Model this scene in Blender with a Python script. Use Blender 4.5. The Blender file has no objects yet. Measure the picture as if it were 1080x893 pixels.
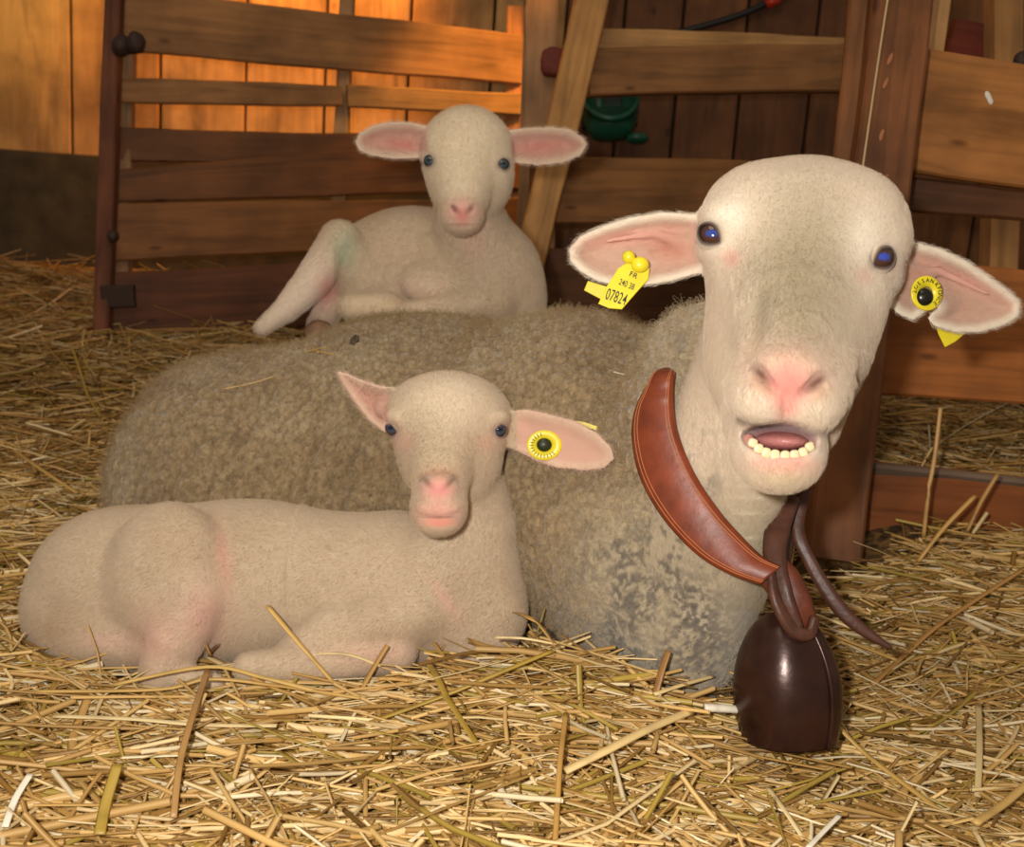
import bpy, math, random
import numpy as np
from mathutils import Vector, Matrix

# ------------------------------------------------------------------ camera, world, lights, exposure
F = 1100.0; CH = 0.5
PITCH = math.radians(11); ROLL = math.radians(4)
scene = bpy.context.scene
col = scene.collection
_R0 = np.array([1, 0, 0.]); _U0 = np.array([0, math.sin(PITCH), math.cos(PITCH)]); FW = np.array([0, math.cos(PITCH), -math.sin(PITCH)])
RT = math.cos(ROLL) * _R0 + math.sin(ROLL) * _U0
UP = -math.sin(ROLL) * _R0 + math.cos(ROLL) * _U0
CAM = np.array([0, 0, CH])
cd = bpy.data.cameras.new('camera'); cam = bpy.data.objects.new('camera', cd); col.objects.link(cam)
M4 = Matrix(((RT[0], UP[0], -FW[0], 0), (RT[1], UP[1], -FW[1], 0), (RT[2], UP[2], -FW[2], CH), (0, 0, 0, 1)))
cam.matrix_world = M4
cd.sensor_fit = 'HORIZONTAL'; cd.sensor_width = 36; cd.lens = 36 * F / 1080; cd.clip_start = 0.01
cd.dof.use_dof = True; cd.dof.focus_distance = 1.0; cd.dof.aperture_fstop = 9.0
scene.camera = cam
scene.view_settings.view_transform = 'Standard'; scene.view_settings.look = 'None'
scene.view_settings.gamma = 1; scene.view_settings.use_curve_mapping = False
scene.view_settings.exposure = 0.0

w = bpy.data.worlds.new('world'); scene.world = w; w.use_nodes = True
w.node_tree.nodes['Background'].inputs[0].default_value = (1.0, 0.84, 0.66, 1)
w.node_tree.nodes['Background'].inputs[1].default_value = 0.22


def P(u, v, d):                       # a point seen at (u, v), d metres deep
    return CAM + d * (FW + (u - 540) / F * RT - (v - 446.5) / F * UP)


def V(u, v, d):
    return Vector(P(u, v, d))


def area(name, loc, target, size, power, color):
    l = bpy.data.lights.new(name, 'AREA'); l.shape = 'DISK'; l.size = size; l.energy = power; l.color = color
    o = bpy.data.objects.new(name, l); col.objects.link(o); o.location = loc
    o.rotation_euler = (Vector(target) - Vector(loc)).to_track_quat('-Z', 'Y').to_euler()
    return o


def fit_text(o):
    dg = bpy.context.evaluated_depsgraph_get(); dg.update()
    return bpy.data.meshes.new_from_object(o.evaluated_get(dg))


def spot(name, loc, target, angle, power, color, radius=0.06, blend=0.6):
    l = bpy.data.lights.new(name, 'SPOT'); l.spot_size = math.radians(angle); l.spot_blend = blend
    l.energy = power; l.color = color; l.shadow_soft_size = radius
    o = bpy.data.objects.new(name, l); col.objects.link(o); o.location = loc
    o.rotation_euler = (Vector(target) - Vector(loc)).to_track_quat('-Z', 'Y').to_euler()
    return o


flash_at = CAM - 0.075 * RT + 0.05 * UP - 0.02 * FW
area('camera_flash', flash_at, P(560, 480, 1.3), 0.035, 10.3, (1.0, 0.955, 0.885))
area('barn_fill', (-0.6, 0.2, 2.6), (0.1, 1.4, 0.1), 1.6, 15.0, (1.0, 0.88, 0.70))  # unseen soft overhead fill, added to lift the ambient level
spot('heat_lamp_wall', P(330, -330, 2.75), P(310, -20, 3.35), 84, 120.0, (1.0, 0.37, 0.045))
spot('heat_lamp_fence', P(640, -150, 2.45), P(520, 60, 2.75), 50, 34.0, (1.0, 0.48, 0.09))
spot('doorway_glow', P(-100, -330, 2.5), P(40, 10, 3.4), 50, 22.0, (1.0, 0.62, 0.16))

# ------------------------------------------------------------------ tags and plain helpers


def tag(o, label=None, cat=None, group=None, kind=None):
    if label: o['label'] = label
    if cat: o['category'] = cat
    if group: o['group'] = group
    if kind: o['kind'] = kind
    return o


def empty(name, loc, label, cat, group=None):
    o = bpy.data.objects.new(name, None); col.objects.link(o); o.location = loc; o.empty_display_size = 0.05
    return tag(o, label, cat, group)


def link_mesh(name, verts, faces, mat, parent=None, smooth=True, colors=None):
    me = bpy.data.meshes.new(name)
    verts = np.asarray(verts, dtype=np.float64)
    org = Vector((0, 0, 0))
    if parent is not None:
        org = parent_world(parent)
        verts = verts - np.array(org)
    if isinstance(faces, np.ndarray):
        n, k = faces.shape
        me.vertices.add(len(verts)); me.vertices.foreach_set('co', verts.astype(np.float32).ravel())
        me.loops.add(n * k); me.loops.foreach_set('vertex_index', faces.astype(np.int32).ravel())
        me.polygons.add(n); me.polygons.foreach_set('loop_start', (np.arange(n) * k).astype(np.int32))
        me.update(calc_edges=True)
    else:
        me.from_pydata([tuple(v) for v in verts], [], faces); me.update()
    if smooth:
        me.polygons.foreach_set('use_smooth', np.ones(len(me.polygons), dtype=bool))
    if colors is not None:
        a = me.color_attributes.new('col', 'FLOAT_COLOR', 'POINT')
        c = np.ones((len(verts), 4), dtype=np.float32); c[:, :3] = colors
        a.data.foreach_set('color', c.ravel())
    me.materials.append(mat)
    o = bpy.data.objects.new(name, me); col.objects.link(o)
    if parent is not None: o.parent = parent
    return o


def parent_world(p):
    v = Vector((0, 0, 0))
    while p is not None:
        v = v + Vector(p.location); p = p.parent
    return v


def lin(r, g, b):
    f = lambda c: (c / 255 / 12.92) if c / 255 <= 0.04045 else ((c / 255 + 0.055) / 1.055) ** 2.4
    return np.array([f(r), f(g), f(b)])


# ------------------------------------------------------------------ materials


def mat_new(name):
    m = bpy.data.materials.new(name); m.use_nodes = True
    return m, m.node_tree.nodes, m.node_tree.links, m.node_tree.nodes['Principled BSDF']


def simple(name, rgb, rough=0.5, metal=0.0, bump=0.0, bscale=80.0, sheen=0.0, var=0.0, spec=0.5):
    m, N, L, B = mat_new(name)
    B.inputs['Base Color'].default_value = (*rgb, 1); B.inputs['Roughness'].default_value = rough
    B.inputs['Metallic'].default_value = metal; B.inputs['Specular IOR Level'].default_value = spec
    if sheen: B.inputs['Sheen Weight'].default_value = sheen
    if bump or var:
        tc = N.new('ShaderNodeTexCoord'); n = N.new('ShaderNodeTexNoise'); n.inputs['Scale'].default_value = bscale
        n.inputs['Detail'].default_value = 5
        L.new(tc.outputs['Object'], n.inputs['Vector'])
        if bump:
            b = N.new('ShaderNodeBump'); b.inputs['Strength'].default_value = bump; b.inputs['Distance'].default_value = 0.003
            L.new(n.outputs['Fac'], b.inputs['Height']); L.new(b.outputs['Normal'], B.inputs['Normal'])
        if var:
            r = N.new('ShaderNodeValToRGB'); r.color_ramp.elements[0].position = 0.3; r.color_ramp.elements[1].position = 0.7
            r.color_ramp.elements[0].color = (*[c * (1 - var) for c in rgb], 1)
            r.color_ramp.elements[1].color = (*[min(1, c * (1 + var)) for c in rgb], 1)
            L.new(n.outputs['Fac'], r.inputs['Fac']); L.new(r.outputs['Color'], B.inputs['Base Color'])
    return m


_wood = {}


def wood(rgb255, rough=0.65, dirt=0.0, seed=0):
    key = (tuple(rgb255), rough, dirt, seed)
    if key in _wood: return _wood[key]
    base = lin(*rgb255)
    m, N, L, B = mat_new('wood'); _wood[key] = m
    B.inputs['Roughness'].default_value = rough; B.inputs['Specular IOR Level'].default_value = 0.3
    tc = N.new('ShaderNodeTexCoord'); mp = N.new('ShaderNodeMapping')
    mp.inputs['Scale'].default_value = (1.6, 22, 22); mp.inputs['Location'].default_value = (seed * 3.1, seed * 1.7, seed)
    L.new(tc.outputs['Object'], mp.inputs['Vector'])
    n = N.new('ShaderNodeTexNoise'); n.inputs['Scale'].default_value = 1.6; n.inputs['Detail'].default_value = 7; n.inputs['Distortion'].default_value = 1.3
    L.new(mp.outputs['Vector'], n.inputs['Vector'])
    r = N.new('ShaderNodeValToRGB')
    e = r.color_ramp.elements
    e[0].position = 0.28; e[0].color = (*(base * 0.62), 1); e[1].position = 0.72; e[1].color = (*np.minimum(base * 1.22, 1), 1)
    x = e.new(0.5); x.color = (*base, 1)
    L.new(n.outputs['Fac'], r.inputs['Fac'])
    # blotches and knots
    n2 = N.new('ShaderNodeTexNoise'); n2.inputs['Scale'].default_value = 7; n2.inputs['Detail'].default_value = 4
    L.new(tc.outputs['Object'], n2.inputs['Vector'])
    r2 = N.new('ShaderNodeValToRGB'); r2.color_ramp.elements[0].position = 0.34; r2.color_ramp.elements[1].position = 0.62
    d = 0.62 - dirt * 0.4
    r2.color_ramp.elements[0].color = (d, d * 0.95, d * 0.9, 1); r2.color_ramp.elements[1].color = (1.08, 1.06, 1.02, 1)
    L.new(n2.outputs['Fac'], r2.inputs['Fac'])
    mx = N.new('ShaderNodeMix'); mx.data_type = 'RGBA'; mx.blend_type = 'MULTIPLY'; mx.inputs[0].default_value = 0.75
    L.new(r.outputs['Color'], mx.inputs[6]); L.new(r2.outputs['Color'], mx.inputs[7])
    mp3 = N.new('ShaderNodeMapping'); mp3.inputs['Scale'].default_value = (2.2, 6, 6); L.new(tc.outputs['Object'], mp3.inputs['Vector'])
    vo = N.new('ShaderNodeTexVoronoi'); vo.inputs['Scale'].default_value = 2.3; L.new(mp3.outputs['Vector'], vo.inputs['Vector'])
    r3 = N.new('ShaderNodeValToRGB'); r3.color_ramp.elements[0].position = 0.04; r3.color_ramp.elements[1].position = 0.1
    r3.color_ramp.elements[0].color = (0.4, 0.33, 0.28, 1); r3.color_ramp.elements[1].color = (1, 1, 1, 1)
    L.new(vo.outputs['Distance'], r3.inputs['Fac'])
    mx2 = N.new('ShaderNodeMix'); mx2.data_type = 'RGBA'; mx2.blend_type = 'MULTIPLY'; mx2.inputs[0].default_value = 0.8
    L.new(mx.outputs[2], mx2.inputs[6]); L.new(r3.outputs['Color'], mx2.inputs[7])
    L.new(mx2.outputs[2], B.inputs['Base Color'])
    b = N.new('ShaderNodeBump'); b.inputs['Strength'].default_value = 0.35; b.inputs['Distance'].default_value = 0.003
    L.new(n.outputs['Fac'], b.inputs['Height']); L.new(b.outputs['Normal'], B.inputs['Normal'])
    return m


def vcol_mat(name, rough=0.8, bump=0.2, bscale=260, sheen=0.35, var=0.12, sss=0.0, vor=0.0, spec=0.25, attr='col', bdist=0.002):
    m, N, L, B = mat_new(name)
    B.inputs['Roughness'].default_value = rough; B.inputs['Specular IOR Level'].default_value = spec
    B.inputs['Sheen Weight'].default_value = sheen; B.inputs['Sheen Roughness'].default_value = 0.6
    a = N.new('ShaderNodeAttribute'); a.attribute_name = attr
    tc = N.new('ShaderNodeTexCoord'); n = N.new('ShaderNodeTexNoise'); n.inputs['Scale'].default_value = bscale; n.inputs['Detail'].default_value = 4
    L.new(tc.outputs['Object'], n.inputs['Vector'])
    r = N.new('ShaderNodeValToRGB'); r.color_ramp.elements[0].position = 0.3; r.color_ramp.elements[1].position = 0.7
    r.color_ramp.elements[0].color = (1 - var, 1 - var, 1 - var * 1.1, 1); r.color_ramp.elements[1].color = (1, 1, 1, 1)
    L.new(n.outputs['Fac'], r.inputs['Fac'])
    mx = N.new('ShaderNodeMix'); mx.data_type = 'RGBA'; mx.blend_type = 'MULTIPLY'; mx.inputs[0].default_value = 1
    L.new(a.outputs['Color'], mx.inputs[6]); L.new(r.outputs['Color'], mx.inputs[7])
    L.new(mx.outputs[2], B.inputs['Base Color'])
    if sss:
        B.inputs['Subsurface Weight'].default_value = sss; B.inputs['Subsurface Radius'].default_value = (0.012, 0.005, 0.003)
        B.inputs['Subsurface Scale'].default_value = 0.5
    h = n.outputs['Fac']
    if vor:
        vo = N.new('ShaderNodeTexVoronoi'); vo.inputs['Scale'].default_value = vor
        L.new(tc.outputs['Object'], vo.inputs['Vector'])
        ad = N.new('ShaderNodeMath'); ad.operation = 'SUBTRACT'; L.new(n.outputs['Fac'], ad.inputs[0]); L.new(vo.outputs['Distance'], ad.inputs[1])
        h = ad.outputs[0]
    b = N.new('ShaderNodeBump'); b.inputs['Strength'].default_value = bump; b.inputs['Distance'].default_value = bdist
    L.new(h, b.inputs['Height']); L.new(b.outputs['Normal'], B.inputs['Normal'])
    return m


# ------------------------------------------------------------------ noise on arrays


def _hash(ix, iy, iz, s=0):
    n = (ix * 73856093) ^ (iy * 19349663) ^ (iz * 83492791) ^ (s * 2654435761)
    n = n & 0x7fffffff
    n = ((n >> 13) ^ n) * 60493 & 0x7fffffff
    n = (n * (n & 0xffff) * 15731 + 789221 + n * 1376312589) & 0x7fffffff
    return n.astype(np.float64) / 0x7fffffff


def vnoise(p, s=0):
    i = np.floor(p).astype(np.int64); f = p - i; f = f * f * (3 - 2 * f)
    r = 0
    for a in (0, 1):
        for b in (0, 1):
            for c in (0, 1):
                wt = (f[:, 0] if a else 1 - f[:, 0]) * (f[:, 1] if b else 1 - f[:, 1]) * (f[:, 2] if c else 1 - f[:, 2])
                r = r + wt * _hash(i[:, 0] + a, i[:, 1] + b, i[:, 2] + c, s)
    return r


def fbm(p, o=3, s=0):
    r = 0; a = 0.5
    for k in range(o):
        r = r + a * vnoise(p * 2 ** k, s + k); a *= 0.5
    return r


def worley(p, s=0):
    i = np.floor(p).astype(np.int64); best = np.full(len(p), 9.); sec = np.full(len(p), 9.)
    for a in (-1, 0, 1):
        for b in (-1, 0, 1):
            for c in (-1, 0, 1):
                j = i + np.array([a, b, c])
                q = np.stack([_hash(j[:, 0], j[:, 1], j[:, 2], s + k) for k in (11, 12, 13)], 1) + j
                d = np.sqrt(((p - q) ** 2).sum(1))
                m = d < best
                sec = np.where(m, best, np.minimum(sec, d)); best = np.where(m, d, best)
    return best, sec


def sstep(x, a, b):
    t = np.clip((x - a) / (b - a), 0, 1); return t * t * (3 - 2 * t)


# ------------------------------------------------------------------ solid modelling by distance fields
# local axes: x right, y down, z away from the viewpoint (all metres); (u, v, d) are directions and depth as in P()


def C(u, v, d):
    return np.array([(u - 540) * d / F, (v - 446.5) * d / F, d])


def to_world(c):
    return CAM + c[:, :1] * RT - c[:, 1:2] * UP + c[:, 2:3] * FW


def from_world(p):
    q = np.asarray(p) - CAM
    return np.stack([q @ RT, -(q @ UP), q @ FW], -1)


def rotm(roll=0, yaw=0, pit=0):
    a, b, c = map(math.radians, (roll, yaw, pit))
    Rz = np.array([[math.cos(a), -math.sin(a), 0], [math.sin(a), math.cos(a), 0], [0, 0, 1]])
    Ry = np.array([[math.cos(b), 0, math.sin(b)], [0, 1, 0], [-math.sin(b), 0, math.cos(b)]])
    Rx = np.array([[1, 0, 0], [0, math.cos(c), -math.sin(c)], [0, math.sin(c), math.cos(c)]])
    return Rz @ Ry @ Rx


class Ell:
    def __init__(s, u, v, d, rx, ry, rz, roll=0, yaw=0, pit=0):
        s.c = C(u, v, d); s.r = np.array([rx * d / F, ry * d / F, rz]); s.R = rotm(roll, yaw, pit)
        e = max(s.r); s.lo = s.c - e; s.hi = s.c + e

    def ev(s, p):
        q = (p - s.c) @ s.R
        k0 = np.sqrt(((q / s.r) ** 2).sum(1)); k1 = np.sqrt(((q / s.r ** 2) ** 2).sum(1)) + 1e-9
        return k0 * (k0 - 1) / k1


class Cap:
    """a chain of rounded tapering limbs through (u, v, d, radius in pixels at d)"""
    def __init__(s, *pts, flat=1.0):
        s.c = np.array([C(*p[:3]) for p in pts]); s.r = np.array([p[3] * p[2] / F for p in pts]); s.flat = flat
        m = s.r.max(); s.lo = s.c.min(0) - m; s.hi = s.c.max(0) + m

    def ev(s, p):
        best = None
        for i in range(len(s.c) - 1):
            a, b = s.c[i], s.c[i + 1]; ab = b - a
            sc = np.array([1, 1, 1 / s.flat])
            pa = (p - a) * sc; abs_ = ab * sc
            t = np.clip((pa @ abs_) / (abs_ @ abs_ + 1e-12), 0, 1)
            q = np.sqrt(((pa - t[:, None] * abs_) ** 2).sum(1)) - (s.r[i] + t * (s.r[i + 1] - s.r[i]))
            best = q if best is None else np.minimum(best, q)
        return best * min(1.0, s.flat)


class Leaf:
    """a thin cupped flap with the outline poly (pixels): ears"""
    def __init__(s, poly, d0, gx=0.0, gy=0.0, cup=0.01, wcup=12, th=0.0028, fold=0.0):
        s.p = np.array(poly, float); s.d0 = d0; s.gx = gx; s.gy = gy; s.cup = cup; s.w = wcup; s.th = th; s.fold = fold
        c = s.p.mean(0); s.c0 = c
        e = np.array([C(a, b, d0) for a, b in poly]); s.lo = e.min(0) - 0.03; s.hi = e.max(0) + 0.03

    def pd(s, u, v):
        P_ = s.p; n = len(P_); dmin = np.full(len(u), 1e9); inside = np.zeros(len(u), bool)
        for i in range(n):
            a = P_[i]; b = P_[(i + 1) % n]; e = b - a
            wx = u - a[0]; wy = v - a[1]
            t = np.clip((wx * e[0] + wy * e[1]) / (e @ e), 0, 1)
            dmin = np.minimum(dmin, (wx - t * e[0]) ** 2 + (wy - t * e[1]) ** 2)
            c1 = (a[1] > v) != (b[1] > v)
            xx = a[0] + (v - a[1]) / np.where(abs(b[1] - a[1]) < 1e-9, 1e-9, (b[1] - a[1])) * e[0]
            inside ^= c1 & (u < xx)
        dmin = np.sqrt(dmin)
        return np.where(inside, -dmin, dmin)

    def ev(s, p):
        u = p[:, 0] / p[:, 2] * F + 540; v = p[:, 1] / p[:, 2] * F + 446.5
        e = s.pd(u, v); k = s.d0 / F
        zz = s.d0 + s.gx * (u - s.c0[0]) * k + s.gy * (v - s.c0[1]) * k + s.cup * sstep(-e, 0, s.w)
        q = np.stack([e * k + s.th, np.abs(p[:, 2] - zz)], 1)
        q[:, 0] = np.maximum(q[:, 0], 0)
        return (np.sqrt((q ** 2).sum(1)) - s.th) * 0.75


class Solid:
    def __init__(s): s.ops = []

    def add(s, prim, k=0.01): s.ops.append((prim, k, 1)); return s

    def cut(s, prim, k=0.004): s.ops.append((prim, k, -1)); return s

    def ev(s, p):
        d = np.full(len(p), 1.0)
        for prim, k, sg in s.ops:
            lo, hi = prim.lo - k * 2 - 0.02, prim.hi + k * 2 + 0.02
            g = np.maximum(np.maximum(lo - p, p - hi), 0)
            out = np.sqrt((g ** 2).sum(1)); near = out <= 0
            if sg > 0:
                full = out + 0.02
                if near.any(): full[near] = prim.ev(p[near])
                a, b = full, d
                h = np.clip(0.5 + 0.5 * (b - a) / k, 0, 1)
                m = b + (a - b) * h - k * h * (1 - h)
                d = np.where(near, m, np.minimum(d, full))
            elif near.any():
                a = -prim.ev(p[near]); b = d[near]
                h = np.clip(0.5 - 0.5 * (b - a) / k, 0, 1)
                d[near] = b + (a - b) * h + k * h * (1 - h)
        return d

    def bounds(s):
        lo = np.min([o[0].lo for o in s.ops if o[2] > 0], 0) - 0.012; hi = np.max([o[0].hi for o in s.ops if o[2] > 0], 0) + 0.012
        return lo, hi

    def mesh(s, h, clip=None):
        lo, hi = s.bounds()
        Bk = 8
        nb = np.ceil((hi - lo) / (h * Bk)).astype(int)
        vol = np.ones(nb * Bk, dtype=np.float32)
        gi = np.stack(np.meshgrid(*[np.arange(n) for n in nb], indexing='ij'), -1).reshape(-1, 3)
        cen = lo + (gi * Bk + Bk / 2 - 0.5) * h
        fc = s.ev(cen)
        v8 = vol.reshape(nb[0], Bk, nb[1], Bk, nb[2], Bk).transpose(0, 2, 4, 1, 3, 5).copy().reshape(-1, Bk, Bk, Bk)
        v8[:] = np.where(fc < 0, -1, 1)[:, None, None, None]
        act = np.abs(fc) < Bk * h * 0.87 * 1.8
        loc = np.stack(np.meshgrid(*[np.arange(Bk)] * 3, indexing='ij'), -1).reshape(-1, 3)
        ids = np.nonzero(act)[0]
        for st in range(0, len(ids), 500):
            ch = ids[st:st + 500]
            pts = lo + (gi[ch][:, None, :] * Bk + loc[None]) * h
            v8[ch] = s.ev(pts.reshape(-1, 3)).reshape(-1, Bk, Bk, Bk)
        vol = v8.reshape(nb[0], nb[1], nb[2], Bk, Bk, Bk).transpose(0, 3, 1, 4, 2, 5).reshape(nb * Bk)
        return surface_nets(vol, lo, h)


def surface_nets(vol, lo, h):
    ins = vol < 0; n = vol.shape
    s = np.zeros((n[0] - 1, n[1] - 1, n[2] - 1), np.uint8)
    offs = [(a, b, c) for a in (0, 1) for b in (0, 1) for c in (0, 1)]
    for a, b, c in offs:
        s += ins[a:n[0] - 1 + a, b:n[1] - 1 + b, c:n[2] - 1 + c]
    cells = np.argwhere((s > 0) & (s < 8))
    idx = -np.ones(s.shape, np.int32); idx[tuple(cells.T)] = np.arange(len(cells))
    cv = np.stack([vol[cells[:, 0] + a, cells[:, 1] + b, cells[:, 2] + c] for a, b, c in offs], 1)
    acc = np.zeros((len(cells), 3)); cnt = np.zeros(len(cells))
    o = np.array(offs)
    for i in range(8):
        for j in range(i + 1, 8):
            if np.abs(o[i] - o[j]).sum() != 1: continue
            m = (cv[:, i] < 0) != (cv[:, j] < 0)
            t = np.clip(np.where(m, cv[:, i] / np.where(m, cv[:, i] - cv[:, j], 1), 0), 0, 1)
            acc += m[:, None] * (o[i] + t[:, None] * (o[j] - o[i])); cnt += m
    verts = lo + (cells + acc / cnt[:, None]) * h
    faces = []
    for ax in range(3):
        b_, c_ = (ax + 1) % 3, (ax + 2) % 3
        sl0 = [slice(1, None)] * 3; sl1 = [slice(1, None)] * 3
        sl0[ax] = slice(0, n[ax] - 1); sl1[ax] = slice(1, n[ax])
        for q in (b_, c_): sl0[q] = sl1[q] = slice(1, n[q] - 1)
        A, B_ = ins[tuple(sl0)], ins[tuple(sl1)]
        e = np.argwhere(A != B_)
        if not len(e): continue
        flip = A[tuple(e.T)]
        base = e.copy(); base[:, b_] += 1; base[:, c_] += 1
        def ix(db, dc):
            q = base.copy(); q[:, b_] -= db; q[:, c_] -= dc; return idx[tuple(q.T)]
        f = np.stack([ix(1, 1), ix(0, 1), ix(0, 0), ix(1, 0)], 1)
        f[~flip] = f[~flip][:, ::-1]
        faces.append(f)
    faces = np.concatenate(faces)
    faces = faces[(faces >= 0).all(1)]
    return verts, faces


def smooth_mesh(v, f, it=2, lam=0.5):
    e = np.concatenate([f[:, [0, 1]], f[:, [1, 2]], f[:, [2, 3]], f[:, [3, 0]]]); e = np.concatenate([e, e[:, ::-1]])
    n = len(v); deg = np.bincount(e[:, 0], minlength=n)[:, None] + 1e-9
    for _ in range(it):
        a = np.stack([np.bincount(e[:, 0], weights=v[e[:, 1], k], minlength=n) for k in range(3)], 1) / deg
        v = v + lam * (a - v)
    return v


def vnormals(v, f):
    fn = np.cross(v[f[:, 2]] - v[f[:, 0]], v[f[:, 3]] - v[f[:, 1]])
    n = np.zeros_like(v)
    for k in range(4):
        for a in range(3): n[:, a] += np.bincount(f[:, k], weights=fn[:, a], minlength=len(v))
    return n / (np.linalg.norm(n, axis=1, keepdims=True) + 1e-12)


def px(c):                             # local point -> (u, v)
    return c[:, 0] / c[:, 2] * F + 540, c[:, 1] / c[:, 2] * F + 446.5


def surf(solid, u, v, near=0.6, far=2.2, step=0.004):
    d = np.arange(near, far, step)
    e = solid.ev(np.array([C(u, v, x) for x in d]))
    i = np.nonzero(e < 0)[0]
    return d[i[0]] if len(i) else None


def blob(c, at, r, sharp=1.0):
    """pigment weight: 1 at the point, falling off over r metres"""
    d = np.sqrt(((c - at) ** 2).sum(1)) / r
    return np.exp(-(d * d) ** sharp)


def mixc(base, c, wgt):
    return base * (1 - wgt[:, None]) + np.asarray(c)[None] * wgt[:, None]


def flatblob(c, u, v, rx, ry, roll=0, power=2):
    uu, vv = px(c); a = math.radians(roll)
    x = (uu - u) * math.cos(a) + (vv - v) * math.sin(a); y = -(uu - u) * math.sin(a) + (vv - v) * math.cos(a)
    return np.exp(-((x / rx) ** 2 + (y / ry) ** 2) ** (power / 2))


def fuzz(name, parent, c, f, n, length, colors, mask, root_r, seed, material, comb=(0, 0.6, 0), lay=1.0, curl=0.0, seg=4):
    """short hair rooted on the surface (local verts c, quads f)"""
    rng = np.random.default_rng(seed)
    nv = vnormals(c, f)
    A = np.linalg.norm(np.cross(c[f[:, 2]] - c[f[:, 0]], c[f[:, 3]] - c[f[:, 1]]), axis=1) / 2
    wt = A * mask[f].mean(1); wt /= wt.sum()
    fi = rng.choice(len(f), n, p=wt)
    a, b = rng.random(n)[:, None], rng.random(n)[:, None]
    q = f[fi]
    def bil(x): return (x[q[:, 0]] * (1 - a) + x[q[:, 1]] * a) * (1 - b) + (x[q[:, 3]] * (1 - a) + x[q[:, 2]] * a) * b
    p0 = bil(c); nn = bil(nv); nn /= np.linalg.norm(nn, axis=1, keepdims=True); cc = bil(colors)
    if isinstance(comb, tuple): comb = np.tile(np.array(comb, float), (n, 1))
    else: comb = bil(comb)
    t = comb - (comb * nn).sum(1, keepdims=True) * nn
    t += rng.normal(0, 0.35, (n, 3)); t -= (t * nn).sum(1, keepdims=True) * nn
    ln = (length * rng.uniform(0.6, 1.25, n))[:, None]
    s = np.linspace(0, 1, seg)
    pts = []
    w1 = rng.normal(0, 1, (n, 3)); w2 = rng.normal(0, 1, (n, 3))
    for x in s:
        g = p0 - nn * 0.0006 + nn * ln * (x - 0.35 * x * x * lay) + t * ln * x * x * lay * 0.9
        if curl: g = g + curl * ln * (w1 * np.sin(x * 5.0) + w2 * (np.cos(x * 5.0) - 1)) * 0.35
        pts.append(g)
    pts = np.stack(pts, 1).reshape(-1, 3)
    wp = to_world(pts) - np.array(parent_world(parent))
    hc = bpy.data.hair_curves.new(name); hc.add_curves([seg] * n)
    hc.attributes['position'].data.foreach_set('vector', wp.astype(np.float32).ravel())
    ra = hc.attributes.get('radius') or hc.attributes.new('radius', 'FLOAT', 'POINT')
    ra.data.foreach_set('value', np.tile((root_r * np.array([1, 0.85, 0.6, 0.25]) if seg == 4 else root_r * np.linspace(1, 0.3, seg)), n).astype(np.float32))
    at = hc.attributes.new('col', 'FLOAT_COLOR', 'CURVE')
    c4 = np.ones((n, 4), np.float32); c4[:, :3] = np.clip(cc * rng.uniform(0.88, 1.1, n)[:, None], 0, 1)
    at.data.foreach_set('color', c4.ravel())
    hc.materials.append(material)
    o = bpy.data.objects.new(name, hc); col.objects.link(o); o.parent = parent
    o['kind'] = 'stuff'
    return o


def hair_mat(name):
    m, N, L, B = mat_new(name)
    a = N.new('ShaderNodeAttribute'); a.attribute_name = 'col'
    L.new(a.outputs['Color'], B.inputs['Base Color']); B.inputs['Roughness'].default_value = 0.7; B.inputs['Specular IOR Level'].default_value = 0.2
    return m


HAIR = hair_mat('hair_strand')

# ------------------------------------------------------------------ boards


def oriented_board(name, A, B, width, thick, mat, parent=None, facing=None, wob=0.0, seed=0, wid2=None):
    """a plank from A to B: length along local X, width along local Z, thickness along local Y"""
    A, B = Vector(A), Vector(B); ax = (B - A); Ln = ax.length; ax.normalize()
    face = Vector(facing) if facing is not None else Vector((0, -1, 0))
    nrm = (face - ax * face.dot(ax)).normalized(); up = ax.cross(nrm).normalized()
    rng = random.Random(seed)
    wid2 = wid2 or width
    n = max(2, int(Ln / 0.08)) + 1; bev = min(0.004, thick * 0.25)
    prof = []
    vs, fs = [], []
    ph = [rng.uniform(0, 6) for _ in range(4)]
    for i in range(n):
        t = i / (n - 1); x = t * Ln; hw = (width + (wid2 - width) * t) / 2
        et = wob * (math.sin(x * 9 + ph[0]) + 0.6 * math.sin(x * 23 + ph[1])); eb = wob * (math.sin(x * 7 + ph[2]) + 0.6 * math.sin(x * 19 + ph[3]))
        inset = bev if i in (0, n - 1) else 0
        xx = x + (bev if i == 0 else -bev if i == n - 1 else 0) * 0
        ring = [(-hw - eb + bev, 0), (hw + et - bev, 0), (hw + et, -bev), (hw + et, -thick + bev), (hw + et - bev, -thick), (-hw - eb + bev, -thick), (-hw - eb, -thick + bev), (-hw - eb, -bev)]
        for z, y in ring:
            vs.append((xx, -y, z))
    m = 8
    for i in range(n - 1):
        for j in range(m):
            a = i * m + j; b = i * m + (j + 1) % m
            fs.append((a, a + m, b + m, b))
    fs.append(tuple(range(m))); fs.append(tuple(reversed(range((n - 1) * m, n * m))))
    me = bpy.data.meshes.new(name); me.from_pydata(vs, [], fs); me.update()
    me.materials.append(mat)
    o = bpy.data.objects.new(name, me); col.objects.link(o)
    # local Y points into the wood (away from the face)
    Mx = Matrix((( ax.x, -nrm.x, up.x), (ax.y, -nrm.y, up.y), (ax.z, -nrm.z, up.z)))
    if Mx.determinant() < 0:
        up = -up; Mx = Matrix(((ax.x, -nrm.x, up.x), (ax.y, -nrm.y, up.y), (ax.z, -nrm.z, up.z)))
    o.rotation_euler = Mx.to_euler(); o.location = A
    if parent is not None:
        o.parent = parent; o.location = A - parent_world(parent)
    return o


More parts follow.
